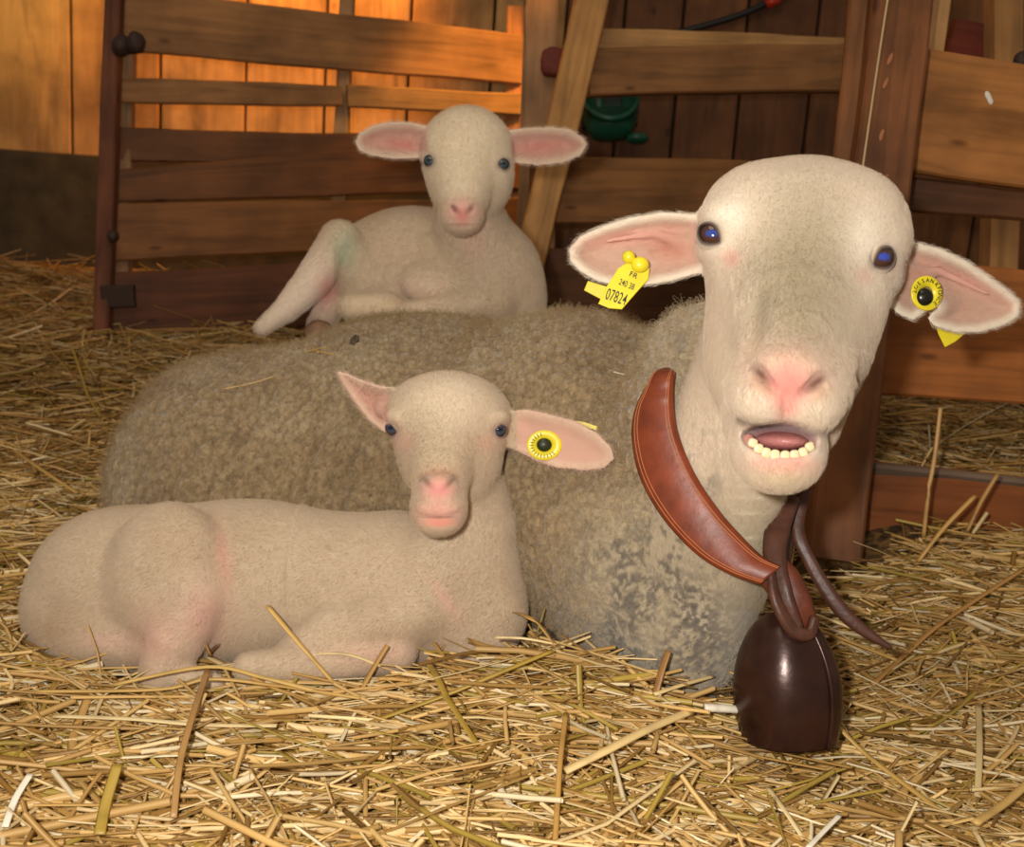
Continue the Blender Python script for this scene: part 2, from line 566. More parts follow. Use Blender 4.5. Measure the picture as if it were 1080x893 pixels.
def board(name, u1, v1, u2, v2, wpx, thick, mat, d, d2=None, parent=None, facing=None, wob=0.0015, seed=0, wpx2=None):
    d2 = d2 if d2 is not None else d
    return oriented_board(name, P(u1, v1, d), P(u2, v2, d2), wpx * d / F, thick, mat, parent, facing, wob, seed, (wpx2 or wpx) * d2 / F)


def tube(name, pts, rad, mat, parent=None, segs=10, smooth=True, flat=1.0, taper=None):
    """a bent rod through world points; rad a number or one per point"""
    pts = [Vector(p) for p in pts]
    rr = rad if isinstance(rad, (list, tuple)) else [rad] * len(pts)
    vs, fs = tube_data(pts, rr, segs, flat)
    return link_mesh(name, np.array(vs), fs, mat, parent, smooth)


def catmull(pts, k=6):
    pts = [np.array(p, float) for p in pts]; out = []
    for i in range(len(pts) - 1):
        p0 = pts[max(i - 1, 0)]; p1 = pts[i]; p2 = pts[i + 1]; p3 = pts[min(i + 2, len(pts) - 1)]
        for j in range(k):
            t = j / k
            out.append(0.5 * ((2 * p1) + (-p0 + p2) * t + (2 * p0 - 5 * p1 + 4 * p2 - p3) * t * t + (-p0 + 3 * p1 - 3 * p2 + p3) * t ** 3))
    out.append(pts[-1]); return out


def tube_data(pts, rr, segs=10, flat=1.0):
    vs, fs = [], []; n = len(pts); side = None
    for i in range(n):
        t = (pts[min(i + 1, n - 1)] - pts[max(i - 1, 0)]).normalized()
        if side is None:
            side = t.cross(Vector((0, 0, 1)));
            if side.length < 1e-3: side = t.cross(Vector((1, 0, 0)))
        side = (side - t * side.dot(t)).normalized(); up = side.cross(t)
        for j in range(segs):
            a = 2 * math.pi * j / segs
            vs.append(pts[i] + (side * math.cos(a) + up * math.sin(a) * flat) * rr[i])
    for i in range(n - 1):
        for j in range(segs):
            a = i * segs + j; b = i * segs + (j + 1) % segs
            fs.append((a, b, b + segs, a + segs))
    fs.append(tuple(reversed(range(segs)))); fs.append(tuple(range((n - 1) * segs, n * segs)))
    return vs, fs

# ------------------------------------------------------------------ setting: straw-covered floor and plank walls


def ground(x, y):
    z = 0.170 * sstep(y, 1.25, 2.55) + 0.12 * sstep(y, 2.5, 3.4)
    z = z + 0.085 * sstep(x, 0.34, 0.66) * sstep(y, 1.0, 1.35) * (1 - sstep(y, 1.8, 2.4))
    z = z + 0.045 * np.exp(-(((x - 0.09) / 0.15) ** 2 + ((y - 0.99) / 0.07) ** 2))
    z = z - 0.016 * sstep(-x, 0.0, 0.25) * (1 - sstep(y, 1.0, 1.5))
    z = z + 0.012 * (vnoise(np.stack([x * 9, y * 9, x * 0], 1), 5) - 0.5) + 0.03 * (vnoise(np.stack([x * 3, y * 3, x * 0], 1), 6) - 0.5)
    return z


gx = np.linspace(-3.0, 3.0, 160); gy = np.linspace(0.1, 4.2, 120)
GX, GY = np.meshgrid(gx, gy, indexing='ij')
gz = ground(GX.ravel(), GY.ravel()) - 0.03
gv = np.stack([GX.ravel(), GY.ravel(), gz], 1)
ii = (np.arange(159)[:, None] * 120 + np.arange(119)[None]).ravel()
gf = np.stack([ii, ii + 120, ii + 121, ii + 1], 1)
m_floor, N, L, B = mat_new('old_bedding')
tc = N.new('ShaderNodeTexCoord'); nz = N.new('ShaderNodeTexNoise'); nz.inputs['Scale'].default_value = 40; nz.inputs['Detail'].default_value = 8
nz.inputs['Distortion'].default_value = 2.0
L.new(tc.outputs['Object'], nz.inputs['Vector'])
rp = N.new('ShaderNodeValToRGB'); rp.color_ramp.elements[0].position = 0.35; rp.color_ramp.elements[1].position = 0.68
rp.color_ramp.elements[0].color = (*lin(52, 34, 14), 1); rp.color_ramp.elements[1].color = (*lin(140, 104, 50), 1)
L.new(nz.outputs['Fac'], rp.inputs['Fac']); L.new(rp.outputs['Color'], B.inputs['Base Color'])
bp = N.new('ShaderNodeBump'); bp.inputs['Strength'].default_value = 0.9; bp.inputs['Distance'].default_value = 0.01
L.new(nz.outputs['Fac'], bp.inputs['Height']); L.new(bp.outputs['Normal'], B.inputs['Normal']); B.inputs['Roughness'].default_value = 0.9
floor = link_mesh('floor', gv, gf, m_floor); tag(floor, kind='structure')


def plank_wall(name, x0, x1, y, z0, z1, mats, wid=0.16, seed=1, gap=0.004, thick=0.022):
    """vertical planks with dark seams, one mesh"""
    rng = random.Random(seed); vs, fs, mi = [], [], []
    x = x0
    while x < x1:
        wd = wid * rng.uniform(0.8, 1.2); xe = min(x + wd, x1); dy = rng.uniform(-0.003, 0.003); e = 0.004
        b = len(vs)
        for (a, yy) in ((x + gap, y + thick), (x + gap, y + dy + e), (x + gap + e, y + dy), (xe - gap - e, y + dy), (xe - gap, y + dy + e), (xe - gap, y + thick)):
            vs += [(a, yy, z0), (a, yy, z1)]
        for j in range(5):
            fs.append((b + 2 * j, b + 2 * j + 2, b + 2 * j + 3, b + 2 * j + 1)); mi.append(rng.randrange(len(mats)))
        m0 = rng.randrange(len(mats)); mi[-5:] = [m0] * 5
        x = xe
    b = len(vs)
    vs += [(x0, y + thick, z0), (x1, y + thick, z0), (x1, y + thick, z1), (x0, y + thick, z1), (x0, y + thick + 0.03, z0), (x1, y + thick + 0.03, z0), (x1, y + thick + 0.03, z1), (x0, y + thick + 0.03, z1)]
    for q in ((0, 1, 2, 3), (4, 7, 6, 5), (0, 4, 5, 1), (3, 2, 6, 7)): fs.append(tuple(b + k for k in q)); mi.append(len(mats))
    me = bpy.data.meshes.new(name); me.from_pydata(vs, [], fs); me.update()
    for m in mats: me.materials.append(m)
    me.materials.append(simple('seam_dark', lin(30, 17, 9), 0.9))
    me.polygons.foreach_set('material_index', mi)
    o = bpy.data.objects.new(name, me); col.objects.link(o)
    return tag(o, kind='structure')


def wood_vertical(rgb, seed):
    m = wood(rgb, 0.7, 0.3, seed).copy()
    for nd in m.node_tree.nodes:
        if nd.type == 'MAPPING':
            s = nd.inputs['Scale'].default_value; nd.inputs['Scale'].default_value = (s[1] * 0.55, s[1] * 0.55, s[0])
    return m


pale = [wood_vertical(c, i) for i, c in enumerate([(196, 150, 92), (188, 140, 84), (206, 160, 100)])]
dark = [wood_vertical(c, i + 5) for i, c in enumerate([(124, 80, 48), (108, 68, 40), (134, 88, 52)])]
YW = 3.38
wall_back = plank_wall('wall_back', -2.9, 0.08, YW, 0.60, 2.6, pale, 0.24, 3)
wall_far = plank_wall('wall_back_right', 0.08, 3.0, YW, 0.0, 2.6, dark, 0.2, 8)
# concrete plinth under the pale planks
m_conc = simple('grey_concrete', lin(70, 60, 42), 0.95, bump=0.5, bscale=14, var=0.35)
pl = oriented_board('wall_plinth', (-2.9, YW - 0.03, 0.30), (0.08, YW - 0.03, 0.30), 0.62, 0.08, m_conc, facing=(0, -1, 0)); tag(pl, kind='structure')
m_sill = simple('grey_concrete_dark', lin(64, 54, 44), 0.95, bump=0.5, bscale=20, var=0.3)
pl = oriented_board('wall_base_right', (0.1, YW - 0.06, 0.24), (3.0, YW - 0.06, 0.24), 0.34, 0.07, m_sill, facing=(0, -1, 0)); tag(pl, kind='structure')

# ------------------------------------------------------------------ slatted pen fence behind the lamb (left)
DL, DR = 2.42, 2.84                    # its depth at u = 115 and u = 550


def fd(u): return DL + (u - 115) * (DR - DL) / 435


TAN = (172, 122, 74); TAN2 = (160, 112, 66); BRN = (132, 80, 44); RBR = (108, 58, 34)
fence = empty('slatted_fence', P(330, 350, fd(330)), 'slatted wooden pen fence behind the lamb lying on the ewe', 'fence')
ff = None


def slat(u1, v1, u2, v2, w1, w2, rgb, off=0.0, seed=0, name='slat', thick=0.022):
    return board(name, u1, v1, u2, v2, w1, thick, wood(rgb, 0.6, 0.2, seed), fd(u1) + off, fd(u2) + off, fence, None, 0.0015, seed, w2)


slat(128, 20, 551, 63, 64, 50, TAN2, 0, 1)
slat(127, 94.5, 361, 101, 25, 22, TAN2, 0, 2)
slat(367, 101, 551, 110, 22, 23, (178, 130, 74), 0, 3)
slat(126, 152, 551, 164, 33, 38, (116, 72, 38), 0.024, 4)
slat(122, 196, 551, 172, 35, 54, (122, 76, 40), 0, 5)
slat(117, 245, 551, 232, 60, 46, (142, 92, 48), 0, 6)
slat(114, 323, 560, 296, 68, 66, (104, 60, 34), 0, 7)
# uprights the slats are nailed to
for (u1, v1, u2, v2, wpx, rgb, off, s) in ((119, -30, 104, 372, 17, (112, 66, 44), -0.03, 11), (133, -10, 124, 372, 16, (166, 128, 92), 0.03, 12),
                                            (366, -30, 352, 340, 15, (176, 134, 90), 0.03, 13), (543, 6, 536, 330, 18, (172, 112, 62), 0.03, 14)):
    board('upright', u1, v1, u2, v2, wpx, 0.035, wood(rgb, 0.6, 0.2, s), fd(u1) + off, fd(u2) + off, fence, None, 0.001, s)
# the knotty latch block and the iron bracket on its left post
m_iron = simple('dark_iron', lin(62, 44, 34), 0.6, 0.3, bump=0.4, bscale=60)


def lump(name, u, v, d, rx, ry, rz, mat, parent=None, seed=0, rough=0.12, roll=0, seg=24, box=1.0):
    c0 = P(u, v, d); R = rotm(roll); vs, fs = [], []
    n1, n2 = seg, seg // 2
    for i in range(n2 + 1):
        th = math.pi * i / n2
        for j in range(n1):
            ph = 2 * math.pi * j / n1
            vs.append((math.sin(th) * math.cos(ph), -math.cos(th), math.sin(th) * math.sin(ph)))
    vs = np.array(vs); vs = np.sign(vs) * np.abs(vs) ** box; nn = 1 + rough * (fbm(vs * 1.7 + seed * 7 + 20, 3, seed) - 0.45) * 2
    q = (vs * nn[:, None] * np.array([rx * d / F, ry * d / F, rz])) @ R.T
    wv = c0 + q[:, :1] * RT - q[:, 1:2] * UP + q[:, 2:3] * FW
    for i in range(n2):
        for j in range(n1):
            a = i * n1 + j; b = i * n1 + (j + 1) % n1
            fs.append((a, a + n1, b + n1, b))
    return link_mesh(name, wv, fs, mat, parent)


lump('hinge_knot', 128, 48, fd(130) - 0.045, 10, 12, 0.022, m_iron, fence, 1, 0.25)
lump('latch_ball', 143, 45, fd(130) - 0.05, 10, 12, 0.02, m_iron, fence, 2, 0.2)
board('latch_bar', 122, 48, 148, 47, 15, 0.02, m_iron, fd(120) - 0.035, None, fence)
board('iron_bracket', 106, 312, 141, 312, 24, 0.012, m_iron, fd(120) - 0.045, None, fence)
lump('bolt', 119, 249, fd(119) - 0.05, 6, 7, 0.012, m_iron, fence, 3, 0.1)

# ------------------------------------------------------------------ the far hurdle (middle) with its brace and feeder bowl
hur = empty('wooden_hurdle', P(700, 350, 2.45), 'brown wooden hurdle of wide rails behind the ewe\'s head', 'hurdle')
board('top_rail', 622, 75, 912, 70, 48, 0.06, wood((150, 104, 62), 0.65, 0.2, 21), 2.40, 2.5, hur)
board('lit_rail_top', 618, 40, 914, 46, 22, 0.05, wood((190, 144, 90), 0.6, 0.1, 22), 2.42, 2.52, hur, wpx2=12)  # stands for the rail's lit upper face; its light is the paler colour
board('rail', 560, 200, 912, 206, 68, 0.04, wood((140, 94, 50), 0.65, 0.3, 23), 2.42, 2.5, hur)
board('rail', 556, 305, 780, 308, 86, 0.04, wood((96, 60, 34), 0.7, 0.3, 24), 2.40, 2.46, hur)
board('upright', 578, 190, 574, 372, 17, 0.04, wood((172, 124, 74), 0.6, 0.1, 25), 2.47, None, hur)
br = board('diagonal_brace', 634, -40, 554, 300, 36, 0.045, wood((196, 144, 84), 0.55, 0.1, 26), 2.34, 2.36, facing=(0.1, -1, 0.1), wpx2=31)
tag(br, 'slanting pale timber brace beside the end of the slatted fence', 'brace')
po = board('timber_post', 572, -40, 562, 300, 37, 0.05, wood((168, 126, 86), 0.6, 0.1, 27), 2.52, 2.54)
tag(po, 'upright pale timber post behind the slanting brace', 'post')
rh = lump('rusty_hinge', 584, 66, 2.49, 14, 15, 0.02, simple('rust_red', lin(112, 44, 26), 0.7, bump=0.4, var=0.2), None, 5, 0.2, seg=20, box=0.55)
tag(rh, 'rust red hinge plate nailed on the pale post by the brace', 'hinge')

# green plastic drinking bowl
m_green = simple('green_plastic', lin(22, 84, 62), 0.35, spec=0.5)
dkgreen = simple('dark_bowl_inside', lin(10, 30, 22), 0.6)
bowl = empty('drinking_bowl', P(643, 150, 3.24), 'green plastic animal drinking bowl hanging on the dark plank wall', 'bowl')


def open_bowl(u, v, d, rx, ry, rz):
    vs, fs = [], []; n = 36; prof = [(1.0, -1.0), (1.06, -0.94), (1.04, -0.7), (1.0, -0.1), (0.86, 0.5), (0.6, 0.85), (0.0, 0.98), ]
    inn = [(0.0, 0.9), (0.52, 0.76), (0.78, 0.42), (0.92, -0.1), (0.95, -0.98)]
    rings = prof + inn
    for (r, h) in rings:
        for j in range(n):
            a = 2 * math.pi * j / n
            x = math.cos(a) * r * rx * d / F; z = math.sin(a) * r * rz; y = h * ry * d / F
            dip = 0
            if h < -0.6 and math.sin(a) < 0: dip = 1.25 * ry * d / F * (-math.sin(a))
            vs.append(P(u, v, d) + RT * x - UP * (y + dip) + FW * z)
    for i in range(len(rings)):
        for j in range(n):
            a = i * n + j; b = i * n + (j + 1) % n; i2 = (i + 1) % len(rings)
            fs.append((a, b, i2 * n + (j + 1) % n, i2 * n + j))
    return vs, fs


vs, fs = open_bowl(643, 122, 3.165, 30, 28, 0.075)
link_mesh('bowl_shell', np.array(vs), fs, m_green, bowl)
board('back_plate', 641, 84, 643, 132, 58, 0.06, dkgreen, 3.225, None, bowl)
board('paddle', 646, 96, 646, 128, 22, 0.02, dkgreen, 3.16, None, bowl)
lump('nozzle', 632, 112, 3.14, 5, 14, 0.014, m_green, bowl, 3, 0.05)
lump('rim_lip', 672, 146, 3.14, 12, 6, 0.03, m_green, bowl, 4, 0.05)

m_rub = simple('black_rubber', lin(26, 24, 24), 0.5)
ho = tube('water_hose', catmull([P(690, 40, 3.19), P(740, 28, 3.18), P(790, 12, 3.165), P(835, -12, 3.15), P(870, -40, 3.12)], 6), 0.010, m_rub)
tag(ho, 'black hose running slantwise above the hurdle on the dark wall', 'hose')
cp = tube('hose_clip', [P(808, 5, 3.155), P(822, -2, 3.15)], 0.015, simple('red_plastic', lin(190, 44, 20), 0.4))
tag(cp, 'small red clip on the black hose near the top', 'clip')

# ------------------------------------------------------------------ near hurdle on the right
dp = 1.52
post = board('timber_post', 961, -60, 880, 590, 62, 0.07, wood((132, 82, 46), 0.55, 0.85, 31), dp, dp - 0.04, facing=(-0.15, -1, 0), wob=0.002, wpx2=56)
tag(post, 'dark brown scuffed timber post rising behind the ewe\'s head', 'post')
st_ = board('batten', 913, -60, 872, 330, 21, 0.03, wood((132, 84, 46), 0.6, 0.3, 32), dp + 0.05, None, facing=(-0.2, -1, 0))
tag(st_, 'narrow brown batten standing along the scuffed post', 'batten')
be = board('batten', 909, 36, 886, 172, 19, 0.03, wood((156, 108, 62), 0.6, 0.2, 33), dp + 0.12, None, facing=(-0.3, -1, 0))
tag(be, 'short pale batten end where the far hurdle meets the post', 'batten')
tw = tube('twine', catmull([P(941, -30, dp - 0.008), P(933, 20, dp - 0.008), P(921, 100, dp - 0.010), P(908, 190, dp - 0.012), P(902, 240, dp - 0.012)], 5), 0.0016, simple('pale_twine', lin(206, 176, 128), 0.8), segs=6)
tag(tw, 'thin pale twine hanging down the scuffed post', 'twine')

hn = empty('wooden_hurdle', P(1000, 590, 1.55), 'near wooden hurdle of wide planks behind the ewe\'s notched ear', 'hurdle')

dr = 1.61


def rplank(v1, v2, w1, w2, rgb, s, off=0.0, u1=925):
    u0 = 968 - 0.148 * v1; v1 = v1 + (v2 - v1) * (u0 - 925) / 255; u1 = u0
    return board('plank', u1, v1, 1180, v2, w1, 0.028, wood(rgb, 0.55, 0.35, s), dr + off, dr + off - 0.02, hn, (-0.05, -1, 0), 0.002, s, w2)


rplank(110, 146, 122, 126, (184, 122, 64), 41)
rplank(200, 226, 36, 30, (104, 66, 40), 42, 0.04)
rplank(345, 364, 142, 136, (176, 108, 54), 43)
rplank(531, 560, 84, 92, (150, 88, 48), 44, 0.0, 905)
board('ledge', 885, 484, 1180, 516, 10, 0.05, wood((120, 100, 84), 0.7, 0.2, 45), dr - 0.012, dr - 0.03, hn, (0, -0.5, 1))
board('upright', 1067, -60, 1060, 300, 31, 0.05, wood((164, 118, 70), 0.6, 0.2, 46), dr + 0.09, None, hn)
ub = board('batten', 1003, -40, 985, 72, 20, 0.04, wood((196, 150, 98), 0.55, 0.1, 47), dr + 0.10, None, facing=(0.2, -1, 0))
tag(ub, 'short pale batten slanting above the near hurdle', 'batten')
lb = board('latch_board', 1004, 40, 1052, 50, 44, 0.03, wood((116, 48, 30), 0.6, 0.3, 48), dr + 0.14, None, hn)
kb = lump('round_knob', 1078, 64, dr + 0.02, 9, 10, 0.012, m_iron, hn, 6, 0.06)
fe = lump('downy_feather', 1043, 103, dr - 0.034, 3, 8, 0.0025, simple('white_down', lin(236, 228, 214), 0.8), None, 7, 0.35, roll=-25)
tag(fe, 'tiny white feather stuck on the near hurdle\'s top plank', 'feather')
# splintered bare patches on the post keep their own shape
rng_ = random.Random(4)
m_chip = simple('bare_wood', lin(170, 108, 66), 0.7)
for k, (u, v) in enumerate([(939, 62), (934, 88), (957, 104), (945, 135), (930, 142), (948, 165), (937, 185), (950, 205)]):
    ch = lump('bare_patch', u, v, dp - 0.0002 - 0.04 * (v + 60) / 650, rng_.uniform(2, 4), rng_.uniform(6, 12), 0.0012, m_chip, None, k, 0.5, roll=rng_.uniform(10, 40), seg=12)
    ch.parent = post; ch.matrix_parent_inverse = (Matrix.Translation(post.location) @ post.rotation_euler.to_matrix().to_4x4()).inverted()

# ------------------------------------------------------------------ the ewe
SKIN = lin(228, 209, 186); PINK = lin(224, 150, 136); EARP = lin(202, 164, 142); WOOL = lin(176, 150, 112); WHITE = lin(242, 230, 210)
m_skin = vcol_mat('short_coat', 0.85, 0.10, 420, 0.25, 0.05, sss=0.08)
m_pink = m_skin
m_wool = vcol_mat('wool', 0.95, 0.5, 210, 0.5, 0.30, vor=150, bdist=0.004)


def eye(parent, u, v, d, r, roll, yaw, iris, pupil, name='eye'):
    """eyeball with an iris disc and a slot pupil"""
    n1, n2 = 32, 20; vs = []; cs = []
    for i in range(n2 + 1):
        th = math.pi * i / n2
        for j in range(n1):
            ph = 2 * math.pi * j / n1
            vs.append((math.sin(th) * math.cos(ph), math.sin(th) * math.sin(ph), -math.cos(th)))
    vs = np.array(vs); x, y = vs[:, 0], vs[:, 1]; front = vs[:, 2] < 0
    dk = lin(38, 24, 20)
    cols = np.tile(dk, (len(vs), 1)).astype(float)
    rr = np.sqrt(x ** 2 + y ** 2)
    cols = mixc(cols, iris, np.where(front, 1 - sstep(rr, 0.62, 0.72), 0))
    cols = mixc(cols, pupil, np.where(front, 1 - sstep(np.sqrt((x / 0.38) ** 2 + (y / 0.26) ** 2), 0.8, 1.1), 0))
    R = rotm(roll, yaw, 0)
    q = (vs * r) @ R.T
    c0 = C(u, v, d)
    fs = []
    for i in range(n2):
        for j in range(n1):
            a = i * n1 + j; b = i * n1 + (j + 1) % n1
            fs.append((a, b, b + n1, a + n1))
    return link_mesh(name, to_world(q + c0), np.array(fs), M_EYE, parent, True, cols)


M_EYE = vcol_mat('wet_eye', 0.06, 0.0, 100, 0.0, 0.0, spec=0.8)


def lidded_eye(parent, S, u, v, d, r, roll, hx, hy, iris, pupil, skin, sink, rim=None):
    """eyeball set into the head along its surface normal, inside a pair of lids with an almond opening"""
    p = C(u, v, d); e = 0.004
    q = np.array([p + np.array(x) * e for x in ((1, 0, 0), (-1, 0, 0), (0, 1, 0), (0, -1, 0), (0, 0, 1), (0, 0, -1))]); g = S.ev(q)
    nrm = np.array([g[0] - g[1], g[2] - g[3], g[4] - g[5]]); nrm /= np.linalg.norm(nrm)
    nrm = nrm * 0.6 + np.array([0, 0, -1.0]) * 0.4; nrm /= np.linalg.norm(nrm)
    cen = p - nrm * sink
    yaw = math.degrees(math.atan2(-nrm[0], -nrm[2]))
    eye(parent, cen[0] / cen[2] * F + 540, cen[1] / cen[2] * F + 446.5, cen[2], r, 0, yaw * 0.5, iris, pupil)
    z = -nrm; x = np.cross([0, 1, 0], z); x /= np.linalg.norm(x); y = np.cross(z, x)
    a0 = math.radians(roll); X = x * math.cos(a0) + y * math.sin(a0); Y = -x * math.sin(a0) + y * math.cos(a0)
    n1, n2 = 48, 10; rows = []; cols = []; rim = lin(66, 42, 32) if rim is None else rim
    for i in range(n2 + 2):
        t = max(0, (i - 1)) / n2
        for j in range(n1):
            f = 2 * math.pi * j / n1
            c_, s_ = abs(math.cos(f)), abs(math.sin(f))
            th0 = 1 / ((c_ / hx) ** 1.45 + (s_ / hy) ** 1.45) ** (1 / 1.45)
            th = math.radians(th0 + (104 - th0) * t)
            R = r * (1.02 if i == 0 else 1.10 + 0.05 * math.sin(min(t * 3, 1) * math.pi) - 0.06 * t)
            rows.append(cen + R * (math.sin(th) * (math.cos(f) * X + math.sin(f) * Y) + math.cos(th) * nrm))
            w_ = float(sstep(np.array(t), 0.02, 0.30)); cols.append(rim * (1 - w_) + skin * w_)
    fs = [(i * n1 + j, i * n1 + (j + 1) % n1, (i + 1) * n1 + (j + 1) % n1, (i + 1) * n1 + j) for i in range(n2 + 1) for j in range(n1)]
    link_mesh('eyelid', to_world(np.array(rows)), fs, m_skin, parent, True, np.array(cols))


ewe = empty('ewe', P(560, 700, 1.3), 'large white ewe lying in the straw with open mouth and leather collar', 'sheep')

HD = 0.93
head = Solid()
head.add(Ell(846, 258, 0.950, 101, 82, 0.080, roll=6), 0.01)
head.add(Ell(792, 236, 0.935, 49, 56, 0.06, roll=-10), 0.02)
head.add(Ell(900, 246, 0.935, 47, 56, 0.06, roll=10), 0.02)
# bridge of the face
head.add(Cap((846, 262, 0.935, 84), (838, 330, 0.880, 66), (831, 390, 0.825, 46)), 0.03)
# cheeks and jaw
head.add(Ell(790, 350, 0.935, 44, 96, 0.058, roll=4), 0.025)
head.add(Ell(884, 335, 0.935, 40, 86, 0.058, roll=14), 0.025)
head.add(Cap((835, 370, 0.945, 66), (822, 440, 0.88, 58), (819, 468, 0.845, 44)), 0.02)
# muzzle, lip lobes
head.add(Ell(830, 414, 0.822, 60, 40, 0.046, roll=6), 0.028)
head.add(Ell(802, 424, 0.800, 30, 25, 0.024, roll=10), 0.012)
head.add(Ell(853, 430, 0.800, 28, 25, 0.024), 0.012)
head.add(Ell(833, 392, 0.792, 34, 22, 0.018, roll=8), 0.012)
# lower jaw and chin
head.add(Ell(820, 478, 0.828, 47, 38, 0.040, roll=4), 0.012)
head.add(Ell(822, 492, 0.818, 34, 24, 0.026), 0.01)
# brow ridges and lids
head.add(Ell(762, 232, 0.908, 24, 20, 0.026, roll=30), 0.014)
head.add(Ell(927, 256, 0.908, 24, 20, 0.026, roll=-12), 0.014)
head.add(Ell(757, 262, 0.915, 22, 16, 0.024, roll=-10), 0.012)
head.add(Ell(926, 288, 0.915, 22, 16, 0.024, roll=30), 0.012)
# hollows down both sides of the bridge
head.cut(Cap((792, 318, 0.845, 7), (784, 372, 0.822, 8), flat=1), 0.022)
head.add(Ell(873, 350, 0.905, 30, 70, 0.044, roll=8), 0.03); head.add(Ell(861, 398, 0.866, 24, 44, 0.034, roll=8), 0.034)
# neck
head.add(Cap((815, 360, 1.02, 72), (768, 480, 1.07, 78), (712, 640, 1.17, 84)), 0.03)
head.add(Cap((800, 490, 0.99, 30), (762, 600, 1.06, 31), (735, 680, 1.12, 34)), 0.03)
# ears
EL = [(600, 262), (612, 249), (636, 238), (664, 229), (700, 223), (738, 226), (758, 240), (756, 275), (738, 288), (708, 297), (684, 301), (655, 303), (630, 297), (612, 287), (601, 276)]
ER = [(938, 262), (962, 254), (992, 262), (1020, 275), (1044, 292), (1062, 305), (1077, 318), (1075, 334), (1060, 343), (1032, 351), (1008, 351), (985, 344), (978, 336), (982, 329), (990, 324), (984, 322), (973, 331), (963, 338), (948, 332), (934, 320), (926, 300)]
earL = Leaf(EL, 0.965, gx=-0.25, cup=0.018, wcup=26, th=0.0030)
earR = Leaf(ER, 0.965, gx=0.25, cup=0.018, wcup=26, th=0.0030)
head.add(Cap((752, 262, 0.968, 22), (722, 262, 0.975, 17)), 0.014)
head.add(Cap((938, 290, 0.968, 22), (966, 296, 0.975, 17)), 0.014)
head.add(earL, 0.008); head.add(earR, 0.008)
# inner folds
head.add(Cap((735, 262, 0.962, 5), (690, 246, 0.972, 4), (640, 254, 0.972, 2)), 0.006)
head.add(Cap((735, 272, 0.962, 5), (712, 270, 0.972, 4), (690, 268, 0.975, 2)), 0.006)
head.add(Cap((950, 296, 0.962, 5), (990, 286, 0.970, 4), (1042, 310, 0.975, 2)), 0.006)
# eye openings
EYES = []
for (eu, ev, rl) in ((748.5, 247, 40), (931, 272, -35)):
    EYES.append((eu, ev, surf(head, eu + (3 if eu < 800 else -3), ev, 0.8, 1.1, 0.001), rl))
# nostrils, philtrum
_s = lambda a, b, k=0.001: surf(head, a, b, 0.7, 1.0, 0.001) + k
head.cut(Cap((793, 384, _s(793, 384), 4), (803, 394, _s(803, 394, 0.003), 7), (816, 410, _s(816, 410), 3.4)), 0.005)
head.cut(Cap((871, 395, _s(871, 395), 4), (861, 402, _s(861, 402, 0.003), 7), (846, 414, _s(846, 414), 3.4)), 0.005)
head.cut(Cap((829, 416, _s(829, 416, 0), 2.0), (828, 432, _s(828, 432, 0), 1.8), (826, 449, _s(826, 446, 0), 2.4)), 0.005)
# open mouth
head.cut(Ell(824, 463, 0.800, 39, 19, 0.052, roll=5), 0.004)
head.cut(Cap((779, 441, 0.795, 3), (800, 450, 0.785, 4), (826, 455, 0.782, 4), (850, 457, 0.785, 4), (871, 456, 0.798, 3)), 0.004)
head.add(Cap((791, 481, 0.806, 4), (808, 492, 0.800, 5), (826, 495, 0.798, 5), (845, 490, 0.800, 5), (859, 477, 0.806, 4)), 0.006)

HS = head


def mottle(c):
    return sstep(fbm(c * 26 + 4, 3, 31), 0.30, 0.48) * sstep(fbm(c * 240 + 2, 2, 33), 0.29, 0.42)


